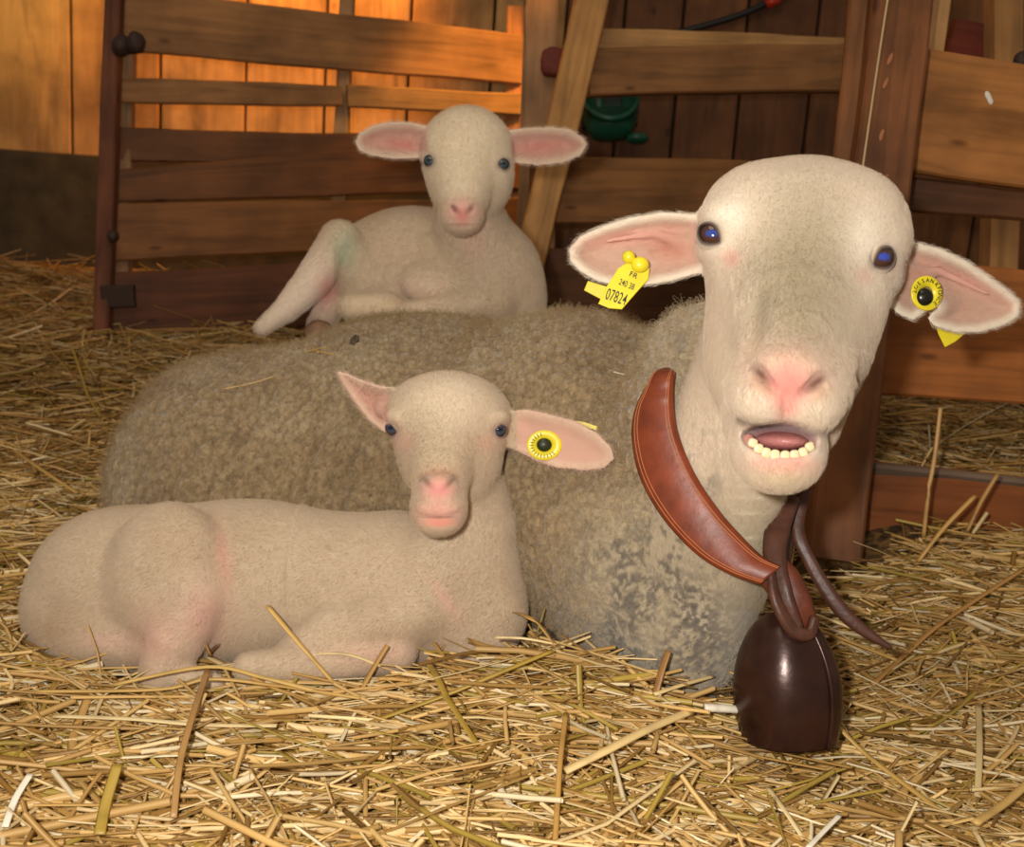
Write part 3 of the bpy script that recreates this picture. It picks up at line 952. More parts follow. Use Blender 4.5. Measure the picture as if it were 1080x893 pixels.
def ewe_head():
    c, f = head.mesh(0.0019)
    c = smooth_mesh(c, f, 2)
    n = vnormals(c, f)
    # fine unevenness of the coat
    c = c + n * ((fbm(c * 90 + 50, 2, 3) - 0.4) * 0.0012)[:, None]
    u, v = px(c); colr = np.tile(SKIN, (len(c), 1))
    z = c[:, 2]
    # a greyer, thinner coat down the bridge; brighter brows
    colr = mixc(colr, lin(164, 148, 118), 0.9 * flatblob(c, 842, 300, 60, 112, 4, 2.6) * (n[:, 2] < 0.2))
    colr = mixc(colr, WHITE, 0.95 * flatblob(c, 768, 226, 22, 24) + 0.0)
    colr = mixc(colr, WHITE, 0.95 * flatblob(c, 912, 254, 18, 28))
    colr = mixc(colr, WHITE, 0.5 * flatblob(c, 757, 275, 16, 22)); colr = mixc(colr, WHITE, 0.5 * flatblob(c, 918, 300, 16, 22))
    colr = mixc(colr, PINK, 0.55 * flatblob(c, 771, 272, 9, 9)); colr = mixc(colr, PINK, 0.35 * flatblob(c, 912, 290, 8, 8))
    front = (z < 0.875).astype(float)
    colr = mixc(colr, lin(236, 196, 172), 0.7 * front * flatblob(c, 832, 382, 44, 24, 6))
    colr = mixc(colr, PINK, 0.95 * front * flatblob(c, 831, 404, 34, 20, 6, 3))
    colr = mixc(colr, lin(228, 140, 128), 0.75 * front * flatblob(c, 830, 414, 15, 28, 4, 3))
    colr = mixc(colr, lin(92, 54, 42), 0.95 * front * np.maximum(flatblob(c, 803, 395, 14, 5, 50), flatblob(c, 861, 403, 15, 5, -36)))
    colr = mixc(colr, lin(186, 150, 110), 0.5 * front * np.maximum(flatblob(c, 801, 406, 14, 7, 40), flatblob(c, 866, 414, 12, 8, -36)))
    # lips and the inside of the mouth
    colr = mixc(colr, lin(226, 160, 142), 0.85 * front * flatblob(c, 826, 487, 34, 13, 4, 3))
    lip = np.abs(v - (441 + (u - 779) * 0.17 + 7 * np.sin(np.clip((u - 779) / 92, 0, 1) * math.pi)))
    colr = mixc(colr, lin(96, 60, 48), 0.55 * front * np.exp(-(lip / 3.2) ** 2) * ((u > 776) & (u < 874)))
    mouth = flatblob(c, 824, 463, 39, 17, 5, 6) * (z > 0.799) * (z < 0.87)
    colr = mixc(colr, lin(150, 92, 94), mouth)
    colr = mixc(colr, lin(214, 190, 150), 0.6 * front * flatblob(c, 826, 505, 34, 11))
    # ears: pink inside, pale rim
    for leaf, a in ((earL, 0), (earR, 1)):
        e = leaf.pd(u, v); ear = (e < 3) & (z > 0.93) & (z < 1.06)
        side = (u < 742) if a == 0 else (u > 936)
        wi = ear * side
        colr = mixc(colr, WHITE, wi * 0.7)
        colr = mixc(colr, EARP, wi * 0.95 * sstep(-e, 4, 13) * (n[:, 2] < 0.25))
    pk = lin(228, 166, 150)
    colr = mixc(colr, pk, 0.8 * flatblob(c, 665, 250, 52, 8, -8)); colr = mixc(colr, pk, 0.8 * flatblob(c, 1015, 296, 42, 7, 24))
    colr = mixc(colr, lin(196, 124, 104), 0.7 * flatblob(c, 708, 262, 26, 14, 8)); colr = mixc(colr, lin(190, 128, 106), 0.6 * flatblob(c, 968, 288, 26, 10, 8))
    colr = mixc(colr, lin(196, 150, 124), 0.5 * flatblob(c, 1010, 325, 22, 14, 0))
    for (eu, ev, rl) in ((748.5, 247, 35), (931, 272, -30)):
        colr = mixc(colr, lin(96, 60, 40), 0.95 * flatblob(c, eu, ev, 15, 13, rl, 5) * (z < 0.95))
    # bare spotted throat
    thr = sstep(v, 470, 560) * (z > 0.9)
    colr = mixc(colr, lin(200, 184, 156), 0.9 * thr)
    spots = sstep(fbm(c * 120 + 9, 3, 4), 0.50, 0.60) * sstep(v, 400, 560) * (z > 0.95) * (1 - sstep(u, 735, 775))
    colr = mixc(colr, lin(108, 98, 90), 0.75 * spots)
    colr = mixc(colr, lin(100, 92, 86), 0.8 * mottle(c) * sstep(v, 570, 640) * (1 - 0.75 * sstep(u - (v - 620) * 0.3, 725, 775)))
    body = link_mesh('body', to_world(c), f, m_skin, ewe, True, colr)
    # hair
    comb = np.zeros_like(c); comb[:, 1] = 0.8
    comb[:, 2] = -0.3
    el = earL.pd(u, v) < 4; er = earR.pd(u, v) < 4
    comb[el & (u < 740)] = (-0.8, 0.1, 0); comb[er & (u > 936)] = (0.8, 0.25, 0)
    tw_ = (1 - sstep(v, 185, 330)) * (u > 742) * (u < 952)
    comb = comb * (1 - tw_[:, None]) + np.array([0, -0.25, -0.3]) * tw_[:, None]
    msk = np.ones(len(c))
    msk *= 1 - 0.97 * front * flatblob(c, 831, 404, 40, 24, 6, 4)
    msk *= 1 - 0.99 * front * flatblob(c, 824, 465, 46, 24, 5, 6)
    for (eu, ev, rl) in ((748.5, 247, 35), (931, 272, -30)): msk *= 1 - flatblob(c, eu, ev, 16, 14, rl, 6) * (z < 0.95)
    ins = np.maximum((el & (u < 735)) * sstep(-earL.pd(u, v), 6, 14), (er & (u > 940)) * sstep(-earR.pd(u, v), 6, 14)) * (n[:, 2] < 0.2)
    msk *= 1 - 0.8 * ins
    msk = np.clip(msk, 0, 1) * (n[:, 2] < 0.5) * (v < 640)
    fuzz('coat_hair', ewe, c, f, 220000, 0.0045, colr, msk, 0.00007, 1, HAIR, comb, 1.3)
    return c, f


ewe_head()
for (eu, ev, ed, rl), pc in zip(EYES, (lin(52, 74, 150), lin(58, 78, 176))): lidded_eye(ewe, head, eu, ev, ed, 0.0136, rl, 50, 32, lin(74, 46, 34), pc, SKIN * 0.95, 0.0080)  # blue pupils: the flash's eyeshine painted into the colour

# teeth, gum and tongue
m_tooth = simple('tooth', lin(236, 214, 168), 0.35, var=0.08, bscale=300)
m_tong = simple('tongue', lin(184, 118, 114), 0.4, bump=0.3, bscale=300, var=0.1)
m_gum = simple('gum', lin(212, 150, 138), 0.4, bump=0.2, bscale=200)
arc = [(794, 467), (800, 473), (808, 477.5), (817.5, 480), (828, 481), (838, 480), (847, 477), (854, 471)]
tube('gum', catmull([P(789, 462, 0.824), P(794, 470, 0.815), P(806, 480, 0.808), P(826, 485, 0.806), P(845, 481, 0.808), P(856, 471, 0.815), P(860, 462, 0.824)], 5), 0.0046, m_gum, ewe)
tg = lump('tongue', 824, 465, 0.822, 27, 10, 0.028, m_tong, ewe, 3, 0.06, roll=2)
for i, (u, v) in enumerate(arc):
    du = abs(i - 3.5)
    lump('tooth', u, v, 0.7925 + du * du * 0.0005, 5.2, 6.4 - 0.4 * du, 0.0020, m_tooth, ewe, i, 0.05, roll=(i - 3.5) * -5, seg=16, box=0.72)

# fleece over the body
fl = Solid()
fl.add(Ell(262, 525, 1.47, 140, 152, 0.19, roll=-12), 0.05)
fl.add(Ell(440, 500, 1.48, 200, 166, 0.20), 0.06)
fl.add(Ell(600, 490, 1.34, 160, 160, 0.19, roll=4), 0.06)
fl.add(Ell(672, 560, 1.235, 125, 150, 0.15), 0.05)
fl.add(Cap((742, 380, 1.075, 56), (726, 450, 1.11, 78), (700, 560, 1.18, 100)), 0.04)
fl.add(Ell(715, 650, 1.15, 72, 90, 0.09, roll=-6), 0.03)
fl.add(Ell(400, 640, 1.46, 250, 110, 0.17), 0.05)
fl.cut(Ell(775, 500, 0.93, 20, 80, 0.04, roll=0), 0.03)


def ewe_fleece():
    c, f = fl.mesh(0.0036)
    c = smooth_mesh(c, f, 2); n = vnormals(c, f)
    u, v = px(c)
    chest = np.clip(sstep(u, 560, 660) * sstep(v, 480, 600) + sstep(u, 690, 760) * sstep(v, 420, 520), 0, 1)
    amp = 1 - 0.85 * chest
    warp = np.stack([fbm(c * 18 + k * 9, 2, 20 + k) for k in range(3)], 1) * 0.03
    q = (c + warp) * np.array([92, 62, 70]) + 100
    w1, w2 = worley(q, 3)
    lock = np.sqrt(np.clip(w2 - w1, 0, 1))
    h = 0.0075 * lock - 0.002 + 0.008 * (fbm(c * 26 + 7, 3, 9) - 0.45)
    # vertical folds where the wool parts on the flank
    fold = np.abs(np.sin((c[:, 0] + 0.05 * np.sin(c[:, 1] * 14) + 0.04 * vnoise(c * 14 + 3, 8)) * 62))
    flank = sstep(-c[:, 0], 0.05, 0.2) * sstep(c[:, 1], -0.12, 0.0)
    h = h - 0.0055 * flank * (1 - sstep(fold, 0.0, 0.35))
    c2 = c + n * (h * amp)[:, None]
    colr = np.tile(WOOL, (len(c), 1))
    colr = mixc(colr, lin(150, 124, 88), 0.6 * sstep(fbm(c * 10 + 3, 3, 5), 0.42, 0.6))
    colr = mixc(colr, lin(196, 174, 138), 0.5 * sstep(fbm(c * 14 + 30, 3, 15), 0.45, 0.6))
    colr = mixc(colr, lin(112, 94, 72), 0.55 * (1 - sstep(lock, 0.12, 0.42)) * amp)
    # neck ruff is paler, chest grey and mottled with dark skin
    ruff = sstep(u, 660, 700) * (1 - sstep(v, 430, 520))
    colr = mixc(colr, lin(190, 172, 142), 0.75 * ruff)
    colr = mixc(colr, lin(196, 180, 152), 0.8 * chest)
    mott = mottle(c)
    colr = mixc(colr, lin(100, 92, 86), 0.8 * mott * chest * (1 - 0.6 * sstep(u, 740, 790)))
    neckspot = sstep(fbm(c * 85 + 14, 2, 34), 0.40, 0.47) * sstep(u, 690, 720) * (1 - sstep(u, 740, 765)) * sstep(v, 330, 390) * (1 - sstep(v, 540, 600))
    colr = mixc(colr, lin(112, 106, 106), 0.7 * neckspot)
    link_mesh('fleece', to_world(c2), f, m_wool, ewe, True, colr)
    comb = np.zeros_like(c); comb[:, 1] = 0.4
    msk = (n[:, 2] < 0.45) * (v < 740) * (1 - 0.75 * chest)
    n2 = vnormals(c2, f)
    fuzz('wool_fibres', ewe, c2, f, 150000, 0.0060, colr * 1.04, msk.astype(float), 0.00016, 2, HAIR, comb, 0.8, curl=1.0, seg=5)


ewe_fleece()

# ------------------------------------------------------------------ the two lambs
LSK = lin(210, 188, 160); LPINK = lin(228, 166, 150)


def finish_lamb(root, S, h, paint, n_hair, hair_len, seed, maskf, combf, vmax):
    c, f = S.mesh(h); c = smooth_mesh(c, f, 2); n = vnormals(c, f)
    c = c + n * ((fbm(c * 60 + seed, 2, seed) - 0.4) * 0.0016 + (fbm(c * 24 + seed, 2, seed + 4) - 0.4) * 0.003)[:, None]
    colr = np.tile(LSK, (len(c), 1))
    colr = mixc(colr, lin(194, 168, 138), 0.5 * sstep(fbm(c * 9 + seed, 3, seed + 1), 0.4, 0.6))
    colr = paint(c, n, colr)
    link_mesh('body', to_world(c), f, m_skin, root, True, colr)
    u, v = px(c)
    msk = np.clip(maskf(c, n, u, v), 0, 1) * (n[:, 2] < 0.5) * (v < vmax)
    fuzz('coat_hair', root, c, f, n_hair, hair_len, colr, msk.astype(float), 0.00008, seed, HAIR, combf(c, u, v), 1.0, curl=0.05)


lambA = empty('lamb', P(290, 712, 1.18), 'white lamb lying in the straw in front of the ewe with one yellow ear tag', 'lamb')
A = Solid()
A.add(Ell(128, 622, 1.205, 96, 86, 0.072), 0.04)
A.add(Ell(255, 612, 1.205, 150, 84, 0.076), 0.04)
A.add(Ell(415, 620, 1.20, 105, 80, 0.080), 0.04)
A.add(Ell(492, 632, 1.175, 56, 72, 0.062), 0.03)
A.add(Ell(62, 648, 1.20, 33, 42, 0.045), 0.02)
A.add(Ell(122, 672, 1.18, 70, 34, 0.05), 0.02)
# haunch, stifle and shank
A.add(Ell(176, 604, 1.150, 62, 74, 0.045, roll=12), 0.012)
A.add(Cap((205, 630, 1.135, 34), (186, 672, 1.125, 30), (168, 715, 1.12, 20)), 0.012)
A.add(Cap((170, 708, 1.12, 17), (225, 722, 1.11, 12)), 0.01)
# shoulder blade, upper arm, folded forearm
A.add(Ell(452, 612, 1.150, 40, 62, 0.040, roll=22), 0.016)
A.add(Ell(410, 652, 1.135, 70, 34, 0.038, roll=-14), 0.012)
A.add(Cap((352, 664, 1.130, 27), (318, 690, 1.12, 24)), 0.010)
A.add(Cap((418, 686, 1.120, 21), (330, 700, 1.11, 19), (262, 704, 1.105, 15)), 0.008)
A.add(Cap((520, 650, 1.150, 34), (500, 700, 1.14, 26)), 0.02)
# neck
A.add(Cap((496, 625, 1.185, 52), (496, 555, 1.165, 48), (482, 480, 1.145, 40)), 0.022)
# throat fold
A.add(Cap((452, 600, 1.128, 5), (470, 632, 1.122, 6), (486, 652, 1.122, 4)), 0.014)
# head
A.add(Ell(473, 440, 1.130, 66, 47, 0.056, roll=1), 0.01)
A.add(Cap((472, 450, 1.115, 48), (466, 495, 1.070, 32), (463, 527, 1.045, 25)), 0.016)
A.add(Ell(444, 478, 1.115, 24, 42, 0.036, roll=-6), 0.014); A.add(Ell(500, 484, 1.115, 28, 48, 0.038, roll=14), 0.014)
A.add(Ell(463, 538, 1.048, 28, 26, 0.027), 0.010)
A.add(Ell(463, 513, 1.030, 20, 14, 0.014), 0.007)
A.add(Ell(462, 535, 1.028, 22, 9, 0.010), 0.006)
A.add(Ell(462, 553, 1.035, 20, 9, 0.012), 0.006)
A.add(Ell(418, 440, 1.100, 12, 9, 0.012, roll=20), 0.008); A.add(Ell(524, 441, 1.100, 12, 9, 0.012, roll=-20), 0.008)
EA1 = [(354, 390), (366, 393), (382, 400), (400, 406), (420, 409), (426, 425), (420, 456), (405, 456), (389, 444), (374, 425), (362, 407)]
EA2 = [(534, 432), (556, 431), (580, 436), (606, 443), (630, 456), (645, 471), (649, 484), (638, 494), (616, 497), (588, 494), (566, 487), (548, 478), (530, 470)]
eA1 = Leaf(EA1, 1.145, gx=-0.3, gy=0.5, cup=0.012, wcup=16, th=0.0026); eA2 = Leaf(EA2, 1.096, gx=-0.5, cup=0.006, wcup=20, th=0.0026)
A.add(Cap((422, 432, 1.145, 13), (406, 430, 1.150, 10)), 0.01); A.add(Cap((528, 452, 1.145, 15), (552, 456, 1.130, 12)), 0.01)
A.add(eA1, 0.006); A.add(eA2, 0.006)
EYA = []
for (eu, ev, rl) in ((412.5, 453, 20), (528, 454, -10)):
    EYA.append((eu, ev, surf(A, eu + (3 if eu < 470 else -3), ev, 1.0, 1.2, 0.001), rl))
A.cut(Cap((447, 505, 1.018, 1.6), (451, 510, 1.016, 2.6), (457, 518, 1.016, 1.4)), 0.004); A.cut(Cap((478, 506, 1.018, 1.6), (474, 511, 1.016, 2.6), (468, 519, 1.016, 1.4)), 0.004)
A.cut(Cap((462, 520, 1.012, 0.8), (462, 532, 1.014, 0.8)), 0.004)
A.cut(Cap((441, 541, 1.03, 1.4), (452, 545, 1.022, 1.6), (463, 546, 1.020, 1.6), (474, 545, 1.022, 1.6), (484, 541, 1.03, 1.4)), 0.003)


def paintA(c, n, colr):
    u, v = px(c); z = c[:, 2]; fr = (z < 1.085)
    colr = mixc(colr, lin(240, 222, 196), 0.6 * (v < 480) * (z < 1.19) * flatblob(c, 472, 420, 60, 40, 0, 3))
    colr = mixc(colr, lin(198, 180, 148), 0.5 * flatblob(c, 455, 462, 22, 34) * fr)
    colr = mixc(colr, lin(214, 160, 130), 0.6 * fr * flatblob(c, 463, 500, 18, 9))
    colr = mixc(colr, lin(236, 158, 150), 0.95 * fr * flatblob(c, 463, 516, 17, 11, 0, 3))
    colr = mixc(colr, lin(110, 74, 52), 0.75 * fr * np.maximum(flatblob(c, 450, 508, 8, 3.5, 50), flatblob(c, 475, 508, 8, 3.5, -50)))
    colr = mixc(colr, lin(232, 168, 152), 0.8 * fr * flatblob(c, 463, 540, 24, 12, 0, 3))
    colr = mixc(colr, lin(228, 140, 122), 0.8 * fr * flatblob(c, 463, 551, 18, 5, 0, 3))
    colr = mixc(colr, lin(130, 84, 70), 0.6 * fr * flatblob(c, 463, 545.5, 22, 1.6, 0, 4))
    for (eu, ev, ed, rl) in EYA:
        colr = mixc(colr, lin(150, 108, 92), 0.75 * flatblob(c, eu, ev, 10, 9, rl, 4) * (z < 1.14))
        colr = mixc(colr, LPINK, 0.35 * flatblob(c, eu + (14 if eu < 470 else -14), ev + 12, 12, 9))
    for lf, s in ((eA1, u < 410), (eA2, u > 545)):
        e = lf.pd(u, v); w = (e < 4) & s & (z > 1.02) & (z < 1.22)
        colr = mixc(colr, lin(236, 196, 174), w * 0.6)
        colr = mixc(colr, lin(214, 166, 146), w * 0.85 * sstep(-e, 4, 12) * (n[:, 2] < 0.3))
    colr = mixc(colr, lin(226, 166, 150), 0.5 * flatblob(c, 236, 588, 8, 30, -8)); colr = mixc(colr, lin(226, 176, 162), 0.6 * flatblob(c, 215, 650, 24, 34))
    colr = mixc(colr, lin(234, 190, 172), 0.6 * flatblob(c, 165, 675, 26, 32)); colr = mixc(colr, lin(234, 180, 166), 0.5 * flatblob(c, 470, 632, 6, 26, -35))
    colr = mixc(colr, lin(230, 186, 168), 0.4 * flatblob(c, 400, 690, 60, 14)); colr = mixc(colr, lin(226, 186, 172), 0.5 * flatblob(c, 110, 675, 30, 10))
    colr = mixc(colr, lin(190, 160, 126), 0.5 * flatblob(c, 58, 668, 20, 14))
    return colr


def maskA(c, n, u, v):
    m = np.ones(len(u)); fr = c[:, 2] < 1.085
    m -= fr * flatblob(c, 463, 515, 20, 13, 0, 4); m -= 0.9 * fr * flatblob(c, 463, 545, 26, 12, 0, 4)
    for (eu, ev, ed, rl) in EYA: m -= flatblob(c, eu, ev, 11, 10, 0, 6)
    m -= 1.0 * (eA2.pd(u, v) < -5) * (u > 545) * (n[:, 2] < 0)
    return m


def combA(c, u, v):
    k = np.zeros_like(c); k[:, 0] = -0.6; k[:, 1] = 0.35
    hd = (v < 480) | ((u > 430) & (u < 510) & (v < 570)); k[hd] = (0, 0.6, -0.2)
    k[(u < 408) & (v < 460)] = (-0.6, -0.6, 0); k[(u > 545) & (v < 500)] = (0.8, 0.2, 0)
    return k


finish_lamb(lambA, A, 0.0022, paintA, 200000, 0.0048, 21, maskA, combA, 740)
for (eu, ev, ed, rl) in EYA:
    lidded_eye(lambA, A, eu, ev, ed, 0.0092, rl, 50, 42, lin(60, 70, 88), lin(20, 26, 44), LSK * 0.95, 0.0058, lin(120, 88, 76))

# the lamb lying on the ewe's back
lambB = empty('lamb', P(430, 338, 1.6), 'small white lamb lying on the ewe\'s back with ears held straight out', 'lamb')
Bs = Solid()
Bs.add(Ell(432, 288, 1.62, 84, 68, 0.080, roll=-6), 0.03)
Bs.add(Ell(515, 294, 1.570, 56, 60, 0.062), 0.03)
Bs.add(Ell(545, 320, 1.575, 28, 36, 0.045), 0.02)
Bs.add(Cap((508, 290, 1.565, 46), (497, 240, 1.54, 38), (491, 195, 1.52, 32)), 0.024)
Bs.add(Ell(378, 288, 1.60, 32, 46, 0.055), 0.016)
Bs.add(Cap((384, 296, 1.575, 26), (361, 254, 1.55, 19)), 0.010)
Bs.add(Cap((358, 254, 1.548, 20), (330, 296, 1.540, 18), (302, 326, 1.530, 12), (276, 346, 1.520, 7.5)), 0.006)
Bs.add(Cap((352, 318, 1.585, 14), (338, 342, 1.58, 13)), 0.010)
Bs.add(Cap((408, 322, 1.520, 14), (372, 324, 1.515, 14)), 0.008)
Bs.add(Cap((406, 326, 1.520, 13), (440, 334, 1.525, 12)), 0.008)
Bs.add(Ell(470, 304, 1.540, 48, 26, 0.035, roll=14), 0.012)
Bs.add(Cap((520, 318, 1.530, 24), (462, 328, 1.505, 15), (430, 332, 1.50, 12)), 0.010)
Bs.add(Cap((452, 262, 1.55, 8), (468, 296, 1.535, 8)), 0.02)
# head
Bs.add(Ell(492, 160, 1.50, 48, 46, 0.055), 0.008)
Bs.add(Cap((491, 172, 1.49, 38), (488, 208, 1.445, 27), (487, 222, 1.432, 21)), 0.014)
Bs.add(Ell(474, 192, 1.492, 22, 36, 0.034, roll=-10), 0.012); Bs.add(Ell(514, 192, 1.492, 25, 40, 0.036, roll=16), 0.012)
Bs.add(Ell(487, 228, 1.43, 22, 19, 0.023), 0.008)
Bs.add(Ell(488, 221, 1.415, 14, 10, 0.012), 0.006)
Bs.add(Ell(488, 238, 1.422, 15, 7, 0.012), 0.005)
EB1 = [(374, 151), (378, 140), (392, 132), (410, 128), (432, 128), (456, 133), (460, 152), (456, 166), (436, 168), (412, 168), (392, 165), (379, 160)]
EB2 = [(530, 137), (552, 134), (580, 133), (602, 136), (616, 145), (620, 153), (612, 165), (594, 172), (570, 175), (548, 173), (528, 168)]
eB1 = Leaf(EB1, 1.515, gx=-0.15, cup=0.012, wcup=14, th=0.0026); eB2 = Leaf(EB2, 1.515, gx=0.15, cup=0.012, wcup=14, th=0.0026)
Bs.add(eB1, 0.006); Bs.add(eB2, 0.006)
EYB = []
for (eu, ev, rl) in ((452.0, 169.5, 30), (531.5, 173, -10)):
    EYB.append((eu, ev, surf(Bs, eu + (2.5 if eu < 490 else -2.5), ev, 1.38, 1.6, 0.001), rl))
Bs.cut(Cap((476, 216, 1.412, 1.4), (480, 221, 1.405, 2.4), (485, 227, 1.402, 1.2)), 0.003); Bs.cut(Cap((500, 216, 1.412, 1.4), (496, 221, 1.405, 2.4), (491, 227, 1.402, 1.2)), 0.003)
Bs.cut(Cap((475, 234, 1.410, 1.3), (488, 237, 1.401, 1.4), (501, 234, 1.410, 1.3)), 0.003)


def paintB(c, n, colr):
    u, v = px(c); z = c[:, 2]; fr = (z < 1.455)
    colr = mixc(colr, lin(246, 230, 202), 0.7 * (v < 260) * (z < 1.56) * flatblob(c, 494, 160, 60, 60, 0, 4))
    colr = mixc(colr, lin(236, 168, 158), 0.8 * fr * flatblob(c, 488, 222, 16, 12, 0, 3))
    colr = mixc(colr, lin(214, 120, 108), 0.7 * fr * flatblob(c, 488, 228, 8, 9, 0, 3))
    colr = mixc(colr, lin(120, 70, 56), 0.8 * fr * np.maximum(flatblob(c, 480, 221, 6, 2.6, 50), flatblob(c, 496, 221, 6, 2.6, -50)))
    colr = mixc(colr, lin(150, 92, 78), 0.6 * fr * flatblob(c, 488, 236.5, 15, 1.8, 0, 4))
    for (eu, ev, ed, rl) in EYB:
        colr = mixc(colr, lin(110, 88, 80), 0.8 * flatblob(c, eu, ev, 8, 7.5, rl, 4) * (z < 1.52))
    for lf, s in ((eB1, u < 452), (eB2, u > 538)):
        e = lf.pd(u, v); w = (e < 4) & s & (z > 1.46) & (z < 1.58)
        colr = mixc(colr, lin(240, 212, 192), w * 0.6)
        colr = mixc(colr, lin(216, 164, 148), w * 0.75 * sstep(-e, 4, 11) * (n[:, 2] < 0.3))
    colr = mixc(colr, lin(222, 138, 128), 0.6 * flatblob(c, 424, 152, 18, 6, 10) * (u < 448)); colr = mixc(colr, lin(222, 138, 128), 0.6 * flatblob(c, 570, 154, 24, 6, -5) * (u > 542))
    colr = mixc(colr, lin(176, 196, 164), 0.6 * flatblob(c, 364, 262, 13, 22, 10))
    colr = mixc(colr, lin(244, 226, 208), 0.7 * flatblob(c, 315, 310, 40, 60, 40, 4) * (u < 352))
    colr = mixc(colr, lin(226, 150, 142), 0.7 * flatblob(c, 346, 308, 10, 18)); colr = mixc(colr, lin(236, 214, 178), 0.7 * flatblob(c, 390, 325, 34, 12))
    colr = mixc(colr, lin(150, 112, 86), 0.85 * flatblob(c, 336, 346, 16, 12)); colr = mixc(colr, lin(244, 216, 196), 0.5 * flatblob(c, 440, 304, 22, 12))
    colr = mixc(colr, lin(232, 188, 168), 0.4 * flatblob(c, 500, 250, 14, 28))
    return colr


def maskB(c, n, u, v):
    m = np.ones(len(u)); fr = c[:, 2] < 1.455
    m -= fr * flatblob(c, 488, 224, 14, 11, 0, 4)
    for (eu, ev, ed, rl) in EYB: m -= flatblob(c, eu, ev, 8, 8, 0, 6)
    return m


def combB(c, u, v):
    k = np.zeros_like(c); k[:, 0] = -0.5; k[:, 1] = 0.4
    k[(v < 245) & (u > 440) & (u < 545)] = (0, 0.5, -0.2)
    k[(u < 448) & (v < 170)] = (-0.8, 0, 0); k[(u > 540) & (v < 178)] = (0.8, 0, 0); k[(u < 356) & (v > 260)] = (-0.6, 0.6, 0)
    return k


finish_lamb(lambB, Bs, 0.0026, paintB, 150000, 0.0060, 33, maskB, combB, 372)
for (eu, ev, ed, rl) in EYB:
    lidded_eye(lambB, Bs, eu, ev, ed, 0.0098, rl, 52, 44, lin(60, 78, 86), lin(22, 32, 46), LSK * 0.95, 0.0062, lin(90, 72, 66))
lump('hoof', 336, 350, 1.565, 15, 13, 0.02, simple('dirty_horn', lin(138, 104, 76), 0.7, bump=0.4, var=0.2), lambB, 9, 0.15)
#lump('hoof', 375, 361, 1.40, 4.5, 8, 0.008, simple('dark_dung', lin(62, 52, 40), 0.7, bump=0.3), lambB, 10, 0.15, roll=15) if False else None

# ------------------------------------------------------------------ collar, bell and ear tags
m_leather = simple('brown_leather', lin(128, 58, 32), 0.42, bump=0.35, bscale=45, var=0.28, spec=0.5)
m_leather_dark = simple('dark_leather', lin(84, 50, 36), 0.45, bump=0.5, bscale=60, var=0.3, spec=0.5)
m_leather_mid = simple('worn_leather', lin(104, 50, 30), 0.45, bump=0.5, bscale=60, var=0.3, spec=0.5)
m_thread = simple('stitch_thread', lin(196, 120, 72), 0.7)
m_bell = simple('bell_metal', lin(62, 36, 28), 0.28, metal=0.35, bump=0.35, bscale=30, var=0.35, spec=0.6)
m_yel = simple('yellow_plastic', lin(238, 218, 44), 0.35, var=0.06, bscale=60)
m_blk = simple('black_print', lin(34, 36, 24), 0.6)


class Both:
    def __init__(s, *a): s.a = a

    def ev(s, p): return np.min([x.ev(p) for x in s.a], 0)


ewe_all = Both(head, fl)


def ribbon(name, L, R, thick, mat, parent, arch=0.003, nx=9):
    """a strap between two edges given as local 3-D points"""
    L, R = np.array(L), np.array(R); n = len(L)
    ctr = (L + R) / 2; tan = np.gradient(ctr, axis=0); wid = R - L
    nn = np.cross(tan, wid); nn /= np.linalg.norm(nn, axis=1, keepdims=True)
    if nn[n // 4, 2] > 0: nn = -nn
    vs = []
    for sgn in (0, 1):
        for j in range(nx):
            t = j / (nx - 1); edge = min(t, 1 - t) * (nx - 1)
            lift = arch * (1 - (2 * t - 1) ** 2) + (thick if sgn == 0 else 0) * (0.55 if edge < 0.5 else 1.0)
            vs.append(L + wid * t + nn * lift)
    rows = np.stack(vs, 1)             # n, 2nx, 3
    rows = np.concatenate([rows[:, :nx], rows[:, nx:][:, ::-1]], 1); m = 2 * nx
    fs = []
    for i in range(n - 1):
        for j in range(m):
            a = i * m + j; b = i * m + (j + 1) % m
            fs.append((a, b, b + m, a + m))
    fs.append(tuple(reversed(range(m)))); fs.append(tuple(range((n - 1) * m, n * m)))
    o = link_mesh(name, to_world(rows.reshape(-1, 3)), fs, mat, parent)
    return o, nn


outer = [(690, 398), (673, 425), (667, 458), (675, 502), (699, 546), (734, 584), (768, 605), (802, 617)]
inner = [(713, 396), (711, 425), (716, 458), (733, 499), (758, 537), (783, 566), (804, 587), (824, 597)]
Lp, Rp = [], []
for a, b in zip(outer, inner):
    mu, mv = (a[0] + b[0]) / 2, (a[1] + b[1]) / 2
    dm = surf(ewe_all, mu, mv, 0.85, 1.4, 0.002)
    da = surf(ewe_all, a[0] * .8 + mu * .2, a[1] * .8 + mv * .2, 0.85, 1.4, 0.002); db = surf(ewe_all, b[0] * .8 + mu * .2, b[1] * .8 + mv * .2, 0.85, 1.4, 0.002)
    dm = dm or 1.0; q = min(x for x in (da or 9, dm, db or 9)); da = min(da or 9, dm + 0.012, 9); db = min(db or 9, dm + 0.012, 9)
    if a[0] > 720: da = db = {734: 1.000, 768: 0.988, 802: 0.984}[a[0]]
    Lp.append((a[0], a[1], da)); Rp.append((b[0], b[1], db))


def smooth_d(L):
    d = np.array([x[2] for x in L])
    for _ in range(3): d[1:-1] = 0.25 * d[:-2] + 0.5 * d[1:-1] + 0.25 * d[2:]
    return [(x[0], x[1], q - 0.009) for x, q in zip(L, d)]


Lp, Rp = smooth_d(Lp), smooth_d(Rp)
